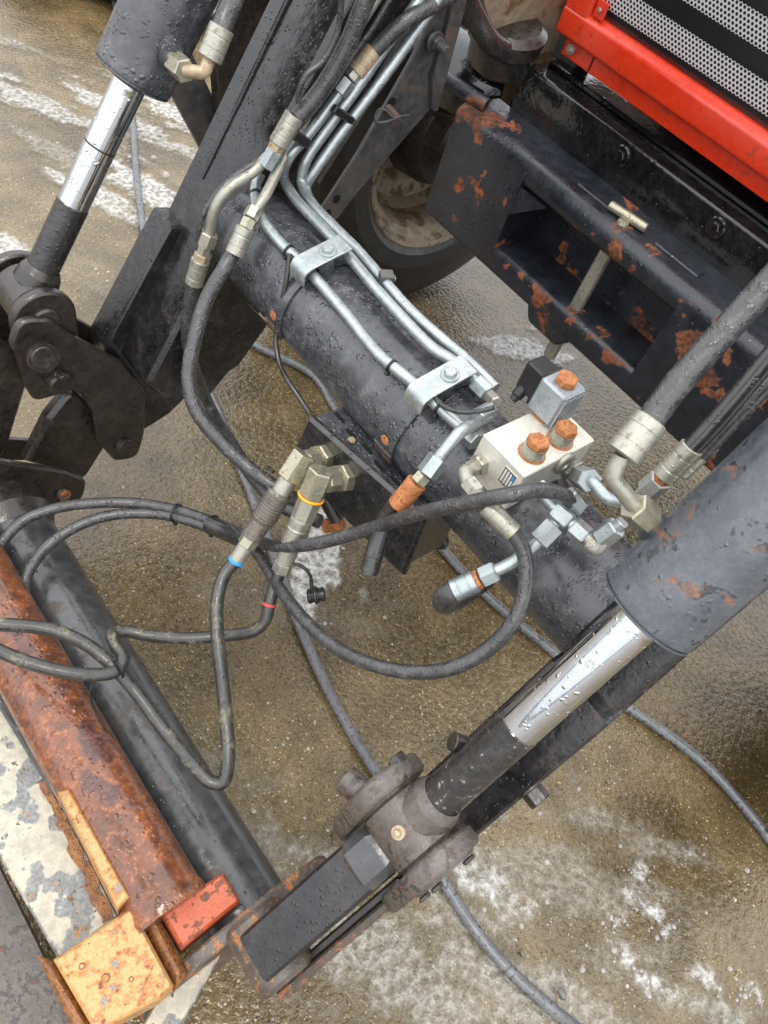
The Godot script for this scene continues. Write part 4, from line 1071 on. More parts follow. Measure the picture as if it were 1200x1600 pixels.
func build_valve() -> void:
	var X := Vector3.RIGHT
	var Y := Vector3.UP
	var Z := Vector3(0, 0, 1)
	var v := thing("valve_block", "cream white hydraulic valve block with grey solenoid and rusty caps", "valve", Vector3(-0.282, 0.83, -0.687))
	part("body", Geo.new().box(Vector3(-0.282, 0.858, -0.687), X * 0.037, Y * 0.032, Z * 0.067, 0.0015), M["block_paint"], v)
	var top := 0.89
	# caps
	for p in [[-0.268, -0.655], [-0.267, -0.707]]:
		var c := Vector3(p[0], top, p[1])
		var cap := part("valve_cap", Geo.new().lathe(c, Y, [[0, 0.0155], [0.003, 0.0155], [0.003, 0.014], [0.012, 0.014], [0.012, 0.0145], [0.016, 0.0145], [0.016, 0]], 22), M["dull_zinc"], v)
		part("cap_head", Geo.new().hexagon(c + Y * 0.015, c + Y * 0.025, 0.025, 0.002, 0.4), M["rust"], cap)
		part("rust_ring", Geo.new().lathe(c, Y, [[0, 0.018], [0.0015, 0.0175], [0.0015, 0.015]], 22), M["rust"], cap)
	# solenoid
	var s := Vector3(-0.306, top, -0.722)
	part("stem", Geo.new().lathe(s, Y, [[0, 0.017], [0.006, 0.017], [0.006, 0.0]], 20), M["rust"], v)
	var coil := part("solenoid_coil", Geo.new().box(s + Y * 0.031, X * 0.0205, Y * 0.025, Z * 0.0215, 0.003), M["coil_paint"], v)
	for k in 8:
		part("coil_rib", Geo.new().box(s + Vector3(0.0212, 0.028, -0.0175 + k * 0.005), X * 0.0012, Y * 0.021, Z * 0.0013, 0.0003), M["coil_paint"], coil)
	part("coil_nut", Geo.new().hexagon(s + Y * 0.056, s + Y * 0.066, 0.025, 0.0018, 0.1), M["rust"], v)
	var con := part("plug_connector", Geo.new().box(s + Vector3(-0.037, 0.031, -0.003), X * 0.0145, Y * 0.0215, Z * 0.0165, 0.0025), M["black_plastic"], v)
	part("plug_flange", Geo.new().box(s + Vector3(-0.0225, 0.031, -0.001), X * 0.0022, Y * 0.024, Z * 0.0195, 0.001), M["black_plastic"], con)
	part("cable_gland", Geo.new().lathe(s + Vector3(-0.041, 0.012, 0.008), Vector3(0.05, -0.7, 0.7), [[0, 0.008], [0.012, 0.008], [0.014, 0.006], [0.020, 0.005], [0.020, 0]], 14), M["black_plastic"], con)
	# rating plate on the front face
	var lab := part("rating_plate", Geo.new().box(Vector3(-0.263, 0.868, -0.6199), X * 0.0105, Y * 0.0125, Z * 0.0006, 0.0), M["label_white"], v)
	for k in 5:
		part("printed_line", Geo.new().box(Vector3(-0.263 - 0.0088 + k * 0.0044, 0.868, -0.6190), X * 0.0005, Y * 0.0118, Z * 0.0004, 0.0), M["label_ink"], lab)
	for k in 2:
		part("printed_line", Geo.new().box(Vector3(-0.263, 0.8565 + k * 0.023, -0.6188), X * 0.0098, Y * 0.0005, Z * 0.0003, 0.0), M["label_ink"], lab)
	part("blue_field", Geo.new().box(Vector3(-0.2563, 0.874, -0.6190), X * 0.0018, Y * 0.004, Z * 0.0003, 0.0), M["label_blue"], lab)
	# front port: fitting and elbow for the loop hose
	var zf := -0.62
	var a := az(752, 724, zf)
	nut(a - Z * 0.002, a + Z * 0.010, 0.023, "dull_zinc", v, "port_fitting")
	var b := ad(727, 738, 0.905)
	var f := thing("elbow_fitting", "small dull elbow on the front face of the white block", "fitting", a, "hose fittings at the valve block")
	nut(a + Z * 0.010, b.lerp(a, 0.25), 0.018, "dull_zinc", f, "elbow_body")
	part("elbow_bend", Geo.new().sweep(spline([a.lerp(b, 0.6), b, ad(733, 758, 0.895)], 6), 0.0085, 14), M["dull_zinc"], f)
	nut(ad(730, 752, 0.897), ad(746, 772, 0.89), 0.019, "dull_zinc", f)
	# right side ports
	var sx := -0.2445
	var p1 := ax(880, 722, sx)
	part("plug_disc", Geo.new().lathe(p1, X, [[0, 0.0165], [0.004, 0.0165], [0.0055, 0.015], [0.0055, 0.008], [0.003, 0.0075], [0.003, 0]], 24), M["dull_zinc"], v)
	var p2 := Vector3(sx, 0.852, -0.728)
	nut(p2, p2 + X * 0.009, 0.028, "dull_zinc", v, "port_fitting")
	rod("rust_collar", p2 + X * 0.009, p2 + X * 0.016, 0.0125, "rust", v)
	# pipe from the block to the near cylinder hose union
	var q0 := p2 + X * 0.020
	var j := ad(1020, 760, 0.79)
	var pp := pipe("short bent zinc pipe from the block to the hose union near the cylinder", [q0, ad(925, 752, 0.865), ad(952, 780, 0.85), ad(985, 783, 0.83), ad(1005, 770, 0.805), j], 0.0072, "zinc", "zinc plated steel pipes on the loader tube")
	nut(p2 + X * 0.016, ad(922, 752, 0.866), 0.025, "zinc", pp)
	nut(ad(1010, 768, 0.80), ad(1034, 748, 0.78), 0.022, "zinc", pp)
	# hoses at the right edge
	var h1 := hose("ribbed black hose rising from the rusty collared union at right", [ad(1078, 702, 0.755), ad(1110, 668, 0.745), ad(1160, 610, 0.73), ad(1230, 525, 0.71), ad(1330, 400, 0.69)], 0.0098, "black_rubber", "black hydraulic hoses")
	nut(ad(1026, 756, 0.785), ad(1038, 744, 0.775), 0.017, "rust", h1, "rusty_collar")
	ferrule(ad(1082, 698, 0.754), ad(1036, 746, 0.777), 0.0125, "dull_zinc", h1)
	var h2 := hose("grey hose half hidden behind the ribbed hose at right", [ad(1094, 712, 0.80), ad(1130, 672, 0.785), ad(1180, 620, 0.77), ad(1260, 540, 0.75)], 0.0092, "hose_rubber", "black hydraulic hoses")
	ferrule(ad(1112, 692, 0.795), ad(1062, 740, 0.815), 0.0105, "dull_zinc", h2)
	# tee assembly on the tube in front of the block
	var t := thing("tee_fitting", "zinc tee fitting with three nuts on the tube right of the block", "fitting", ad(888, 812, 0.88), "hose fittings at the valve block")
	var c0 := ad(850, 772, 0.885)
	var c1 := ad(878, 806, 0.88)
	var c2 := ad(908, 832, 0.872)
	nut(ad(838, 760, 0.888), c0, 0.023, "zinc", t)
	rod("neck", c0, c1, 0.009, "zinc", t)
	part("tee_body", Geo.new().box(c1, (c2 - c1).normalized() * 0.014, (c2 - c1).cross(ray(880, 810)).normalized() * 0.0105, (c2 - c1).cross((c2 - c1).cross(ray(880, 810))).normalized() * 0.0105, 0.003), M["zinc"], t)
	rod("neck", c1, c2, 0.0085, "zinc", t)
	nut(ad(894, 822, 0.876), ad(916, 841, 0.87), 0.0225, "zinc", t)
	rod("neck", c2, ad(930, 852, 0.868), 0.0085, "dull_zinc", t)
	part("elbow_bend", Geo.new().sweep(spline([ad(918, 846, 0.87), ad(931, 856, 0.868), ad(946, 838, 0.862)], 6), 0.0095, 14), M["dull_zinc"], t)
	nut(ad(938, 842, 0.866), ad(965, 822, 0.85), 0.023, "zinc", t)
	rod("neck", ad(962, 825, 0.852), ad(974, 815, 0.845), 0.008, "zinc", t)
	rod("neck", c1, ad(858, 828, 0.886), 0.0085, "zinc", t)
	nut(ad(868, 820, 0.883), ad(842, 846, 0.888), 0.0235, "zinc", t)
	# pipe down to the lower hose end
	var lp := pipe("zinc pipe slanting down across the tube end to the lower hose", [ad(846, 842, 0.888), ad(820, 864, 0.893), ad(798, 880, 0.90), ad(760, 898, 0.905)], 0.0078, "zinc", "zinc plated steel pipes on the loader tube")
	nut(ad(776, 892, 0.902), ad(752, 903, 0.907), 0.0235, "zinc", lp)
	var lh := hose("short dark hose end curling under itself below the tube", [ad(718, 918, 0.912), ad(700, 928, 0.918), ad(692, 938, 0.935), ad(696, 944, 0.965), ad(716, 936, 1.0), ad(760, 905, 1.04)], 0.0132, "hose_rubber", "black hydraulic hoses")
	nut(ad(750, 904, 0.907), ad(742, 908, 0.909), 0.0215, "rust", lh, "rusty_collar")
	ferrule(ad(708, 924, 0.914), ad(744, 907, 0.909), 0.0145, "zinc", lh)
	# pipe and hose stub left of the block
	var sp := pipe("short zinc pipe leading left from the block to the orange ferrule", [ay(762, 652, 0.862), ay(738, 664, 0.870), ay(718, 676, 0.874), ay(702, 695, 0.862), ay(672, 733, 0.832)], 0.0082, "zinc", "zinc plated steel pipes on the loader tube")
	nut(ay(686, 715, 0.846), ay(666, 742, 0.826), 0.024, "zinc", sp)
	nut(ay(745, 652, 0.866), ay(768, 640, 0.866), 0.02, "zinc", sp)
	var sh := hose("stubby hose hanging from the orange rusted ferrule in front of the bracket", [ay(622, 785, 0.775), ay(605, 810, 0.745), ay(590, 848, 0.715), ay(577, 893, 0.69)], 0.0125, "black_rubber", "black hydraulic hoses")
	nut(ay(664, 742, 0.825), ay(652, 755, 0.815), 0.019, "yellow_zinc", sh)
	ferrule(ay(621, 790, 0.775), ay(652, 753, 0.815), 0.0135, "rust", sh)
	part("cut_end", Geo.new().sweep([ay(583, 870, 0.705), ay(576, 896, 0.688)], [0.0127, 0.011], 14), M["black_rubber"], sh)
	# solenoid lead
	var w := thing("electric_cable", "thin grey electric cable looping from the clamp to the black plug", "cable", ay(690, 630, 0.87))
	part("cable", Geo.new().sweep(spline(ys([[668, 600, 0.842], [680, 622, 0.85], [692, 634, 0.858], [714, 643, 0.87], [745, 643, 0.885], [772, 637, 0.90]]), 8), 0.0033, 10), M["hose_rubber"], w)

func build_couplers() -> void:
	var X := Vector3.RIGHT
	var Y := Vector3.UP
	var Z := Vector3(0, 0, 1)
	var b := thing("coupler_bracket", "black steel box bracket under the tube holding the two couplers", "bracket", Vector3(-0.47, 0.6, -0.6))
	var zf := -0.578
	var tl := az(481, 651, zf)
	var tr := az(664, 812, zf)
	var br := az(625, 898, zf)
	var bl := az(447, 724, zf)
	var o := arc_poly([[tl.x, tl.y], [tr.x, tr.y], [br.x + 0.004, br.y], [bl.x, bl.y]])
	part("front_plate", Geo.new().prism(o, Vector3.ZERO, X, Y, Z, zf - 0.010, zf, 0.0, 0.005), M["rod_paint"], b)
	part("top_plate", Geo.new().box(Vector3((tl.x + tr.x) / 2, tl.y - 0.0045, zf - 0.048), X * ((tr.x - tl.x) / 2 - 0.003), Y * 0.003, Z * 0.042, 0.002), M["loader_paint"], b)
	part("side_plate", Geo.new().box(Vector3(tr.x - 0.005, (tr.y + br.y) / 2, zf - 0.046), X * 0.003, Y * ((tr.y - br.y) / 2 - 0.006), Z * Z * 0.04, 0.001), M["rod_paint"], b)
	for k in 5:
		part("vent_slot", Geo.new().box(Vector3(-0.545 + k * 0.034, tl.y - 0.0012, -0.622 + 0.004 * (k % 2)), X * 0.011, Y * 0.0008, Z * 0.0032, 0.0), M["dull_black"], b)
	bolt(b, ay(549, 690, tl.y - 0.0015), Y, 0.012, "rusty_zinc", false)
	# couplers
	var spec := [
		{"a": Vector2(508, 714), "e": Vector2(466, 726), "l": Vector2(378, 862), "y": 0.56, "ring": "blue_ring", "label": "dirty ribbed quick coupler with blue ring, left of the pair"},
		{"a": Vector2(542, 746), "e": Vector2(496, 752), "l": Vector2(440, 888), "y": 0.55, "ring": "red_ring", "label": "clean quick coupler with yellow ring, right of the pair"}]
	for k in 2:
		var d: Dictionary = spec[k]
		var t := thing("quick_coupler", d.label, "quick coupler", az(d.a.x, d.a.y, zf), "quick couplers on the bracket")
		var a := az(d.a.x, d.a.y, zf)
		var e := az(d.e.x, d.e.y, zf + 0.055)
		var l := ay(d.l.x, d.l.y, d.y)
		nut(a - Z * 0.001, a + (e - a) * 0.30, 0.037, "yellow_zinc", t, "bulkhead_nut")
		rod("elbow_neck", a, e, 0.0145, "yellow_zinc", t)
		nut(a.lerp(e, 0.42), a.lerp(e, 0.78), 0.031, "yellow_zinc", t, "elbow_hex")
		var dir := (l - e).normalized()
		var len := e.distance_to(l)
		var at := func(f: float) -> Vector3: return e + dir * len * f
		nut(at.call(-0.12), at.call(0.16), 0.033, "yellow_zinc", t, "elbow_body")
		if k == 0:
			rod("nipple", at.call(0.15), at.call(0.34), 0.0135, "dull_zinc", t)
			var prof := [[0, 0.012], [0.0, 0.017], [0.003, 0.0185]]
			var z := 0.004
			while z < len * 0.30:
				prof.append_array([[z, 0.0185], [z + 0.0022, 0.0185], [z + 0.003, 0.0172], [z + 0.0042, 0.0172]])
				z += 0.005
			prof.append_array([[len * 0.31, 0.0185], [len * 0.33, 0.017], [len * 0.33, 0.012]])
			part("ribbed_sleeve", Geo.new().lathe(at.call(0.31), dir, prof, 28), M["grimy_steel"], t)
			rod("coupler_body", at.call(0.62), at.call(0.83), 0.0155, "grimy_steel", t)
			nut(at.call(0.80), at.call(0.93), 0.025, "yellow_zinc", t)
			rod("hose_tail", at.call(0.92), at.call(1.12), 0.0115, "dull_zinc", t)
		else:
			part("yellow_ring", Geo.new().sweep(ring(at.call(0.17), dir, 0.0175), 0.0022, 10, false), M["yellow_ring"], t)
			nut(at.call(0.18), at.call(0.42), 0.029, "dull_zinc", t, "hex_body")
			part("sleeve", Geo.new().lathe(at.call(0.40), dir, [[0, 0.0135], [0.002, 0.0165], [len * 0.10, 0.0165], [len * 0.11, 0.0175], [len * 0.24, 0.0175], [len * 0.25, 0.0165], [len * 0.30, 0.0165], [len * 0.31, 0.012]], 28), M["dull_zinc"], t)
			rod("coupler_body", at.call(0.70), at.call(0.92), 0.014, "dull_zinc", t)
			nut(at.call(0.92), at.call(1.04), 0.024, "dull_zinc", t)
		d["end"] = at.call(1.1 if k == 0 else 1.03)
		d["dir"] = dir
	var e0: Vector3 = spec[0].end
	var e1: Vector3 = spec[1].end
	# hose on the left coupler: drops, turns and comes back over the tubes to the left edge
	var h := hose("dark hose with blue ring dropping from the left coupler, folded sharply back over the hitch", [e0, ay(352, 896, 0.535), ay(340, 935, 0.52), ay(339, 985, 0.50), ay(347, 1060, 0.47), ay(354, 1130, 0.44), ay(356, 1190, 0.425), ay(348, 1222, 0.42), ay(330, 1222, 0.42), ay(302, 1194, 0.42), ay(255, 1138, 0.42), ay(212, 1080, 0.43), ay(172, 1036, 0.45), ay(130, 1004, 0.455), ay(75, 983, 0.455), ay(0, 976, 0.46), ay(-80, 980, 0.46)], 0.0098, "muddy_hose", "black hydraulic hoses")
	part("blue_ring", Geo.new().lathe(e0 - spec[0].dir * 0.002, spec[0].dir, [[0, 0.0105], [0.0005, 0.0122], [0.005, 0.0122], [0.0055, 0.0105]], 20), M["blue_ring"], h)
	var h2 := hose("mud streaked hose with red ring, from the right coupler to a coil at the hitch", [e1, ay(429, 916, 0.525), ay(421, 942, 0.51), ay(415, 968, 0.49), ay(396, 986, 0.47), ay(350, 993, 0.45), ay(290, 997, 0.44), ay(232, 993, 0.43), ay(196, 986, 0.43), ay(176, 990, 0.435), ay(181, 1008, 0.445), ay(193, 1028, 0.45), ay(182, 1048, 0.45), ay(140, 1054, 0.455), ay(80, 1045, 0.46), ay(30, 1030, 0.46), ay(-20, 1008, 0.46), ay(-80, 980, 0.46)], 0.0094, "muddy_hose", "black hydraulic hoses")
	part("red_ring", Geo.new().lathe(ay(421, 942, 0.51), ay(415, 968, 0.49) - ay(427, 925, 0.52), [[0, 0.0094], [0.0005, 0.0108], [0.004, 0.0108], [0.0045, 0.0094]], 20), M["red_ring"], h2)
	tie(ay(185, 1046, 0.452), ay(140, 1054, 0.455) - ay(193, 1028, 0.45), 0.0125, "black cable tie binding the muddy hoses above the hitch tube")
	var st := thing("hanging_string", "thin dark string hanging from the tied muddy hoses", "string", ay(150, 1070, 0.44))
	part("string", Geo.new().sweep(spline([ay(172, 1052, 0.455), ay(150, 1062, 0.44), ay(141, 1078, 0.43), ay(148, 1110, 0.40), ay(165, 1140, 0.38), ay(190, 1182, 0.35)], 6), 0.0016, 6), M["tie_plastic"], st)
	# dust cap on its strap
	var dc := thing("dust_cap", "black rubber dust cap dangling on a strap from the right coupler", "dust cap", ay(493, 930, 0.50))
	part("strap", Geo.new().sweep(spline([ay(452, 880, 0.55), ay(470, 884, 0.55), ay(484, 898, 0.54), ay(487, 918, 0.52), ay(491, 940, 0.50)], 6), 0.0028, 8), M["black_rubber"], dc)
	var ca := ay(481, 932, 0.505)
	var cb := ay(509, 928, 0.515)
	part("cap", Geo.new().lathe(ca, cb - ca, [[0, 0], [0, 0.010], [0.002, 0.0115], [0.006, 0.0115], [0.0065, 0.0095], [0.010, 0.0095], [0.0105, 0.012], [0.017, 0.012], [0.0175, 0.010], [0.021, 0.010], [0.0215, 0.0115], [0.0255, 0.011], [0.0265, 0.008], [0.0265, 0]], 22), M["black_plastic"], dc)
	part("cap_loop", Geo.new().sweep(ring(ca.lerp(cb, 0.45), cb - ca, 0.0125), 0.0022, 8, false), M["black_rubber"], dc)
	# elbow and plug seen behind the couplers
	var el := thing("bulkhead_fitting", "dark grimy fittings hanging behind the couplers with an orange plug", "fitting", az(520, 790, zf))
	rod("body", az(505, 770, zf - 0.01), az(528, 812, zf - 0.02), 0.013, "greasy_black", el)
	rod("plug", az(510, 822, zf - 0.015), az(531, 818, zf - 0.02), 0.012, "rust", el)
	# rubber boot behind the bracket
	var rb := thing("rubber_boot", "black rubber boot of a ground cable peeping out behind the bracket", "cable boot", ay(684, 838, 0.52))
	part("boot", Geo.new().sweep([ay(662, 815, 0.53), ay(676, 830, 0.52), ay(688, 846, 0.50), ay(694, 853, 0.49)], [0.016, 0.022, 0.018, 0.008], 18), M["black_rubber"], rb)

func ring(c: Vector3, d: Vector3, r: float) -> Array:
	d = d.normalized()
	var s := d.cross(Vector3(0.31, 0.9, 0.27)).normalized()
	var u := d.cross(s)
	var out := []
	for k in 25:
		out.append(c + (s * cos(TAU * k / 24) + u * sin(TAU * k / 24)) * r)
	return out

func build_hoses() -> void:
	var g := "black hydraulic hoses"
	# two hoses down the arm into ferrules
	var a := hose("black hose running down the lift arm into the pale ferrule", [ax(620, -90, -0.8780), ax(576, -10, -0.8780), ax(543, 68, -0.8780), ax(503, 138, -0.8795), ax(465, 184, -0.8810)], 0.0128, "hose_rubber", g)
	ferrule(ax(460, 180, -0.8810), ax(434, 226, -0.8810), 0.0145, "dull_zinc", a)
	nut(ax(435, 222, -0.8810), ax(429, 235, -0.8810), 0.021, "rusty_zinc", a, "collar")
	var b := hose("black hose crossing from the top into the rust stained ferrule", [ax(770, -60, -0.8600), ax(700, -6, -0.8800), ax(645, 26, -0.8720), ax(612, 52, -0.8780), ax(584, 80, -0.8840)], 0.0118, "hose_rubber", g)
	ferrule(ax(584, 78, -0.8855), ax(556, 114, -0.8870), 0.0135, "rusty_zinc", b)
	nut(ax(557, 112, -0.8870), ax(547, 124, -0.8870), 0.019, "dull_zinc", b, "collar")
	# thin cables beside them
	for k in [["thin dark cable looping over the black hose on the lift arm", [ax(536, -30, -0.8720), ax(527, 50, -0.8720), ax(505, 95, -0.8720), ax(478, 118, -0.8735), ax(468, 140, -0.8735), ax(466, 160, -0.8765)], 0.0042], ["thin black cable following the pipes down past the clip", [ax(640, -60, -0.8840), ax(590, 30, -0.8840), ax(548, 90, -0.8855), ax(500, 160, -0.8870), ax(470, 195, -0.8870), ax(420, 240, -0.8915), ax(350, 290, -0.8960), ax(316, 340, -0.8975), ax(308, 400, -0.8975)], 0.0045], ["thin grey line tucked behind the front pipe at its bend", [ax(408, 300, -0.8855), ay(415, 335, 0.828), ay(440, 372, 0.826), ay(454, 398, 0.826)], 0.004]]:
		var t := thing("thin_cable", k[0], "cable", k[1][0], "thin cables along the pipes")
		part("cable", Geo.new().sweep(spline(k[1], 8), k[2], 10), M["hose_rubber"], t)
	# thin black cable hanging from the clamp
	var hc := thing("thin_cable", "thin black cable hanging from the upper clamp down to the bracket", "cable", ay(450, 400, 0.86), "thin cables along the pipes")
	part("cable", Geo.new().sweep(spline([ay(453, 396, 0.845), ay(447, 440, 0.81), ay(437, 490, 0.76), ay(431, 530, 0.72), ay(436, 565, 0.70), ay(452, 598, 0.70), ay(470, 625, 0.69), ay(484, 646, 0.68)], 8), 0.004, 10), M["black_rubber"], hc)
	# the pair of hoses that leave the pipes beside the arm
	var c := hose("left hose of the pair sagging beside the far lift arm", [ax(304, 440, -0.8885), ax(297, 470, -0.8870), ax(293, 520, -0.8825), ax(303, 575, -0.8750), ax(330, 640, -0.8700), ay(366, 700, 0.50), ay(395, 745, 0.53), ay(440, 790, 0.56), ay(500, 815, 0.58)], 0.0112, "hose_rubber", g)
	ferrule(ax(303, 443, -0.8885), ax(314, 406, -0.8885), 0.0145, "dull_zinc", c)
	nut(ax(313, 410, -0.8885), ax(317, 396, -0.8885), 0.022, "rusty_zinc", c, "collar")
	nut(ax(317, 397, -0.8885), ax(321, 384, -0.8885), 0.019, "dull_zinc", c)
	var d := hose("right hose of the pair with pale ferrule, crossing in front near the tube", ys([[364, 396, 0.80], [350, 420, 0.785], [322, 470, 0.745], [303, 535, 0.70], [295, 590, 0.66], [306, 640, 0.63], [345, 690, 0.60], [385, 728, 0.585], [425, 758, 0.58], [490, 800, 0.57]]), 0.0115, "hose_rubber", g)
	ferrule(ay(366, 398, 0.80), ay(384, 356, 0.835), 0.0145, "dull_zinc", d)
	nut(ay(383, 358, 0.834), ay(390, 342, 0.845), 0.019, "yellow_zinc", d, "collar")
	# loop hoses between hitch and valve block
	var la := hose("long black hose arching from the left edge across to the right side of the block", [ay(-70, 960, 0.30), ay(-25, 895, 0.33), ay(3, 848, 0.35), ay(35, 815, 0.37), ay(85, 795, 0.385), ay(150, 786, 0.40), ay(220, 787, 0.41), ay(280, 798, 0.42), ay(335, 816, 0.44), ay(385, 838, 0.50), ay(430, 853, 0.57), ay(490, 850, 0.64), ay(560, 832, 0.70), ay(640, 806, 0.79), ay(720, 788, 0.86), ay(790, 774, 0.905), ay(845, 766, 0.915), ay(880, 774, 0.905), ay(892, 784, 0.895)], 0.0092, "hose_rubber", g)
	nut(ay(884, 773, 0.90), ay(903, 796, 0.885), 0.023, "zinc", la)
	var lb := hose("black hose arching from the hitch, then looping low and up to the block elbow", [ay(36, 945, 0.33), ay(42, 900, 0.345), ay(70, 858, 0.36), ay(110, 828, 0.375), ay(160, 808, 0.39), ay(215, 802, 0.40), ay(270, 807, 0.41), ay(330, 826, 0.43), ay(378, 845, 0.47), ay(405, 868, 0.50), ay(432, 912, 0.53), ay(470, 962, 0.57), ay(520, 1008, 0.61), ay(575, 1036, 0.645), ay(640, 1050, 0.68), ay(705, 1044, 0.72), ay(762, 1014, 0.76), ay(804, 968, 0.80), ay(822, 910, 0.83), ay(818, 862, 0.85), ay(800, 828, 0.862)], 0.0092, "hose_rubber", g)
	ferrule(ay(803, 833, 0.862), ay(758, 790, 0.872), 0.0115, "dull_zinc", lb)
	rod("tail", ay(760, 792, 0.872), ad(742, 768, 0.892), 0.0075, "dull_zinc", lb)
	var wrap := thing("hose_wrap", "black tape wrap holding the two arching hoses together", "hose wrap", ay(305, 810, 0.43))
	part("wrap_sleeve", Geo.new().sweep(spline([ay(328, 819, 0.437), ay(355, 831, 0.455), ay(385, 844, 0.49)], 6), 0.0155, 14), M["black_rubber"], wrap)
	for p in [[276, 802, 0.417], [332, 820, 0.437]]:
		tie(ay(p[0], p[1], p[2]), ay(330, 822, 0.43) - ay(270, 803, 0.41), 0.016, ["black cable tie round the arching hose pair, left one", "black cable tie round the arching hose pair at the wrap"][0 if p[0] == 276 else 1])
	tie(ay(424, 735, 0.66), ay(380, 860, 0.56) - ay(470, 725, 0.66), 0.004, "upright cable tie tail beside the ribbed coupler")

func build_ground_bits() -> void:
	var gy := 0.0135
	# hoses lying on the ground
	var gl := [["grey cable lying on the ground, passing behind the loader to the right edge", [[170, -40], [196, 90], [207, 185], [216, 300], [235, 395], [285, 470], [400, 540], [488, 585], [520, 632], [560, 700], [630, 780], [690, 856], [760, 930], [860, 1015], [930, 1070], [1000, 1118], [1060, 1160], [1120, 1212], [1200, 1308], [1260, 1400]]], ["grey cable lying on the ground, running under the rod end to the bottom edge", [[300, 560], [340, 640], [372, 722], [400, 792], [432, 880], [470, 982], [528, 1108], [600, 1226], [650, 1310], [698, 1386], [742, 1452], [790, 1510], [850, 1566], [930, 1630]]]]
	for k in gl:
		var pts := []
		for p in k[1]:
			pts.append(ay(p[0], p[1], gy))
		var t := thing("ground_cable", k[0], "cable", pts[0], "cables lying on the ground")
		part("cable", Geo.new().sweep(spline(pts, 6), 0.0115, 12), M["cable_grey"], t)
	# machine behind at upper left
	var wh := thing("scrap_tyre", "black tyre lying flat in the wet at the top left corner", "tyre", Vector3(-3.9, 0, -2.15))
	part("tyre", Geo.new().lathe(Vector3(-3.9, 0.0, -2.15), Vector3.UP, [[0.0, 0.40], [0.0, 0.60], [0.03, 0.68], [0.07, 0.72], [0.24, 0.72], [0.28, 0.68], [0.31, 0.60], [0.31, 0.40], [0.25, 0.36], [0.05, 0.36]], 56), M["tyre_rubber"], wh)
	for q in 32:
		var a := TAU * q / 32.0
		var o := Vector3(cos(a), 0, sin(a))
		part("tread_lug", Geo.new().box(Vector3(-3.9, 0.155, -2.15) + o * 0.725, o * 0.018, Vector3(0, 0.07, 0) + o.cross(Vector3.UP) * 0.03, o.cross(Vector3.UP) * 0.026, 0.004), M["tyre_rubber"], wh)
	var fb := thing("flat_bar", "blue grey flat steel bar showing between far cylinder and lift arm", "steel bar", ax(300, 170, -1.3))
	var ba := ax(262, 75, -1.3)
	var bb := ax(360, 270, -1.3)
	part("bar", Geo.new().box((ba + bb) / 2, Vector3(0.008, 0, 0), (bb - ba).cross(Vector3.RIGHT).normalized() * 0.035, (bb - ba) / 2, 0.002), M["stand_paint"], fb)
	# white foam and painted beige sky sheen: thin ragged film, thicker at its centre
	var nz := FastNoiseLite.new()
	nz.seed = 8
	nz.frequency = 4.0
	nz.fractal_octaves = 5
	# centre, half length, half width, direction of drift, thickness
	var drifts := [[80, 165, 0.55, 0.11, 40, 0.75], [190, 172, 0.25, 0.10, 30, 0.8], [250, 300, 0.22, 0.15, 20, 1.0], [190, 320, 0.28, 0.08, 35, 0.8], [300, 185, 0.22, 0.12, 30, 0.9], [25, 392, 0.14, 0.09, 20, 0.9], [40, 75, 0.8, 0.03, 42, 0.6], [120, 250, 0.25, 0.06, 30, 0.6], [130, 420, 0.2, 0.07, 30, 0.35], [505, 885, 0.15, 0.085, -35, 1.8], [822, 540, 0.17, 0.10, 60, 1.4], [775, 1385, 0.09, 0.035, 35, 0.85], [815, 1420, 0.06, 0.03, 60, 0.7], [1000, 1362, 0.028, 0.016, 60, 1.0], [985, 1400, 0.022, 0.012, 20, 0.9], [1020, 1425, 0.03, 0.014, 50, 1.1], [1035, 1452, 0.02, 0.014, 50, 1.0], [960, 1440, 0.02, 0.012, 50, 0.8], [978, 1500, 0.03, 0.016, 40, 1.0], [1008, 1535, 0.035, 0.018, 30, 1.0], [1100, 1530, 0.05, 0.02, 20, 1.0], [1170, 1545, 0.03, 0.015, 20, 0.8], [425, 1330, 0.08, 0.07, 0, 0.6], [980, 1500, 0.09, 0.03, 50, 0.55], [880, 1350, 0.3, 0.16, 50, 0.6], [900, 1560, 0.35, 0.12, 40, 0.66], [620, 1480, 0.25, 0.16, 30, 0.66], [330, 1200, 0.16, 0.05, 60, 0.5], [480, 950, 0.3, 0.05, 50, 0.2], [1140, 1440, 0.2, 0.1, 40, 0.25]]  # the broad, thin drifts low in view are painted sky sheen
	var spots := []
	for d in drifts:
		var c := ay(d[0], d[1], 0.0)
		spots.append([Vector2(c.x, c.z), d[2], d[3], deg_to_rad(d[4]), d[5]])
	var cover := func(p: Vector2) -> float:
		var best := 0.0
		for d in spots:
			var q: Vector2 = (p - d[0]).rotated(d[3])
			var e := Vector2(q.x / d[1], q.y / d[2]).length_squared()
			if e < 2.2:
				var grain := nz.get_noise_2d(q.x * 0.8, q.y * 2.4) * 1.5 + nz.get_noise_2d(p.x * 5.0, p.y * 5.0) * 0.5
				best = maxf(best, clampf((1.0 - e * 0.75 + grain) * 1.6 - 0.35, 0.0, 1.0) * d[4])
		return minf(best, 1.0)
	var fv := PackedVector3Array()
	var fc := PackedColorArray()
	var fi := PackedInt32Array()
	var step := 0.012
	var seen := {}
	for d in spots:
		var reach: float = maxf(d[1], d[2]) * 1.5
		for gx in range(int((d[0].x - reach) / step), int((d[0].x + reach) / step) + 1):
			for gz in range(int((d[0].y - reach) / step), int((d[0].y + reach) / step) + 1):
				var key := Vector2i(gx, gz)
				if not seen.has(key):
					seen[key] = cover.call(Vector2(gx, gz) * step)
	var index := {}
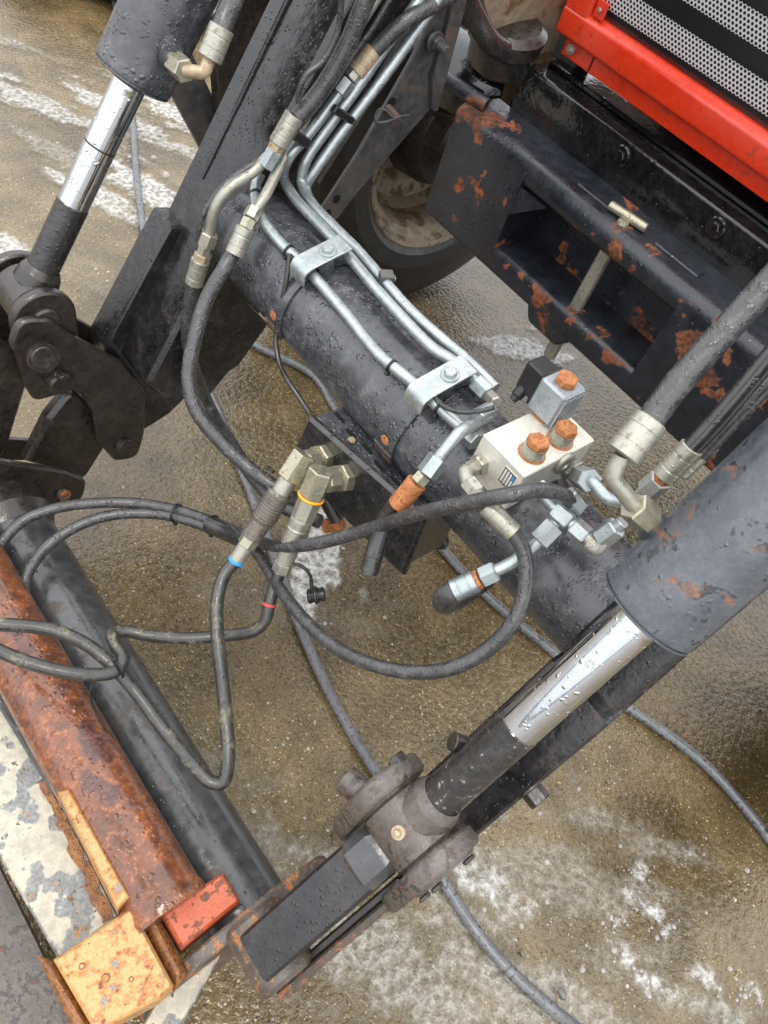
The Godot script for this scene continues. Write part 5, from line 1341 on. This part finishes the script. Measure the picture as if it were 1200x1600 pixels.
	for key in seen:
		var any := false
		for o in [Vector2i(0, 0), Vector2i(1, 0), Vector2i(1, 1), Vector2i(0, 1)]:
			any = any or seen.get(key + o, 0.0) > 0.01
		if not any:
			continue
		var ids := []
		for o in [Vector2i(0, 0), Vector2i(1, 0), Vector2i(1, 1), Vector2i(0, 1)]:
			var q: Vector2i = key + o
			if not index.has(q):
				index[q] = fv.size()
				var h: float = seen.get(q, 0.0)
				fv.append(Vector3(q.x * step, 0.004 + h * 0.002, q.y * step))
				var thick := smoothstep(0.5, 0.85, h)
				fc.append(Color(lerpf(0.50, 1.0, thick), lerpf(0.46, 1.0, thick), lerpf(0.38, 1.0, thick), h * 0.78))  # thin film is tinted beige, painting sky sheen; thick film is white foam
			ids.append(index[q])
		fi.append_array(PackedInt32Array([ids[0], ids[1], ids[2], ids[0], ids[2], ids[3]]))
	var fa := []
	fa.resize(Mesh.ARRAY_MAX)
	fa[Mesh.ARRAY_VERTEX] = fv
	fa[Mesh.ARRAY_COLOR] = fc
	fa[Mesh.ARRAY_INDEX] = fi
	var fn := PackedVector3Array()
	fn.resize(fv.size())
	fn.fill(Vector3.UP)
	fa[Mesh.ARRAY_NORMAL] = fn
	var fm := ArrayMesh.new()
	fm.add_surface_from_arrays(Mesh.PRIMITIVE_TRIANGLES, fa)
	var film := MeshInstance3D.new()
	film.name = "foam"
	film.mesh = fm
	film.material_override = M["foam_sheen_film"]
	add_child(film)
	tag(film, "white soap foam drifting in streaks, and beige painted sky sheen, on the wet ground", "foam")
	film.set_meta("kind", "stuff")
	# single bubbles
	var bub := Geo.new()
	bub.lathe(Vector3.ZERO, Vector3.UP, [[0, 1.0], [0.3, 0.92], [0.6, 0.6], [0.72, 0.0]], 10)
	var at: Array[Transform3D] = []
	for i in 420:
		var d: Array = spots[rng.randi() % spots.size()]
		var q := Vector2(rng.randfn() * d[1] * 0.7, rng.randfn() * d[2] * 0.8).rotated(-d[3])
		var sz := lerpf(0.0015, 0.006, pow(rng.randf(), 3.0))
		at.append(Transform3D(Basis.from_scale(Vector3.ONE * sz), Vector3(d[0].x + q.x, 0.003, d[0].y + q.y)))
	scatter("bubbles", bub.mesh(), M["bubble"], at, "clear soap bubbles sitting on the wet ground near the foam", "bubbles")
	# straw and chips
	var chip := Geo.new().box(Vector3.ZERO, Vector3(1, 0, 0), Vector3(0, 0.08, 0), Vector3(0, 0, 0.1), 0.0)
	var st: Array[Transform3D] = []
	for i in 150:
		var p := Vector3(rng.randf_range(-2.2, 0.6), 0.0022, rng.randf_range(-1.6, 0.3))
		st.append(Transform3D(Basis(Vector3.UP, rng.randf() * TAU).scaled(Vector3.ONE * rng.randf_range(0.002, 0.008)), p))
	scatter("straw_bits", chip.mesh(), M["straw"], st, "bits of straw and chaff scattered on the wet ground", "straw")
	for p in [[878, 1553, 0.012], [816, 1490, 0.006], [950, 1222, 0.006], [1003, 1296, 0.005], [700, 1001, 0.006]]:
		var c := ay(p[0], p[1], 0.003)
		var pb := part("pebble", Geo.new().sweep([c + Vector3(-p[2], 0, 0), c + Vector3(-p[2] * 0.5, 0.002, 0), c + Vector3(p[2] * 0.3, 0.003, 0.002), c + Vector3(p[2], 0, 0.001)], [p[2] * 0.1, p[2] * 0.65, p[2] * 0.7, p[2] * 0.1], 9), M["pebble"])
		tag(pb, "small dark stone on the wet ground, %s" % {878: "near the bottom cable", 816: "just left of the largest stone", 950: "upper one near the right cable", 1003: "beside the foam splashes", 700: "under the looping hose"}[int(p[0])], "stone", "loose stones on the ground")

func scatter(called: String, mesh: Mesh, m: Material, at: Array[Transform3D], label: String, category: String) -> void:
	var mm := MultiMesh.new()
	mm.transform_format = MultiMesh.TRANSFORM_3D
	mm.mesh = mesh
	mm.instance_count = at.size()
	for i in at.size():
		mm.set_instance_transform(i, at[i])
	var o := MultiMeshInstance3D.new()
	o.name = numbered(called)
	o.multimesh = mm
	o.material_override = m
	add_child(o)
	tag(o, label, category)
	o.set_meta("kind", "stuff")
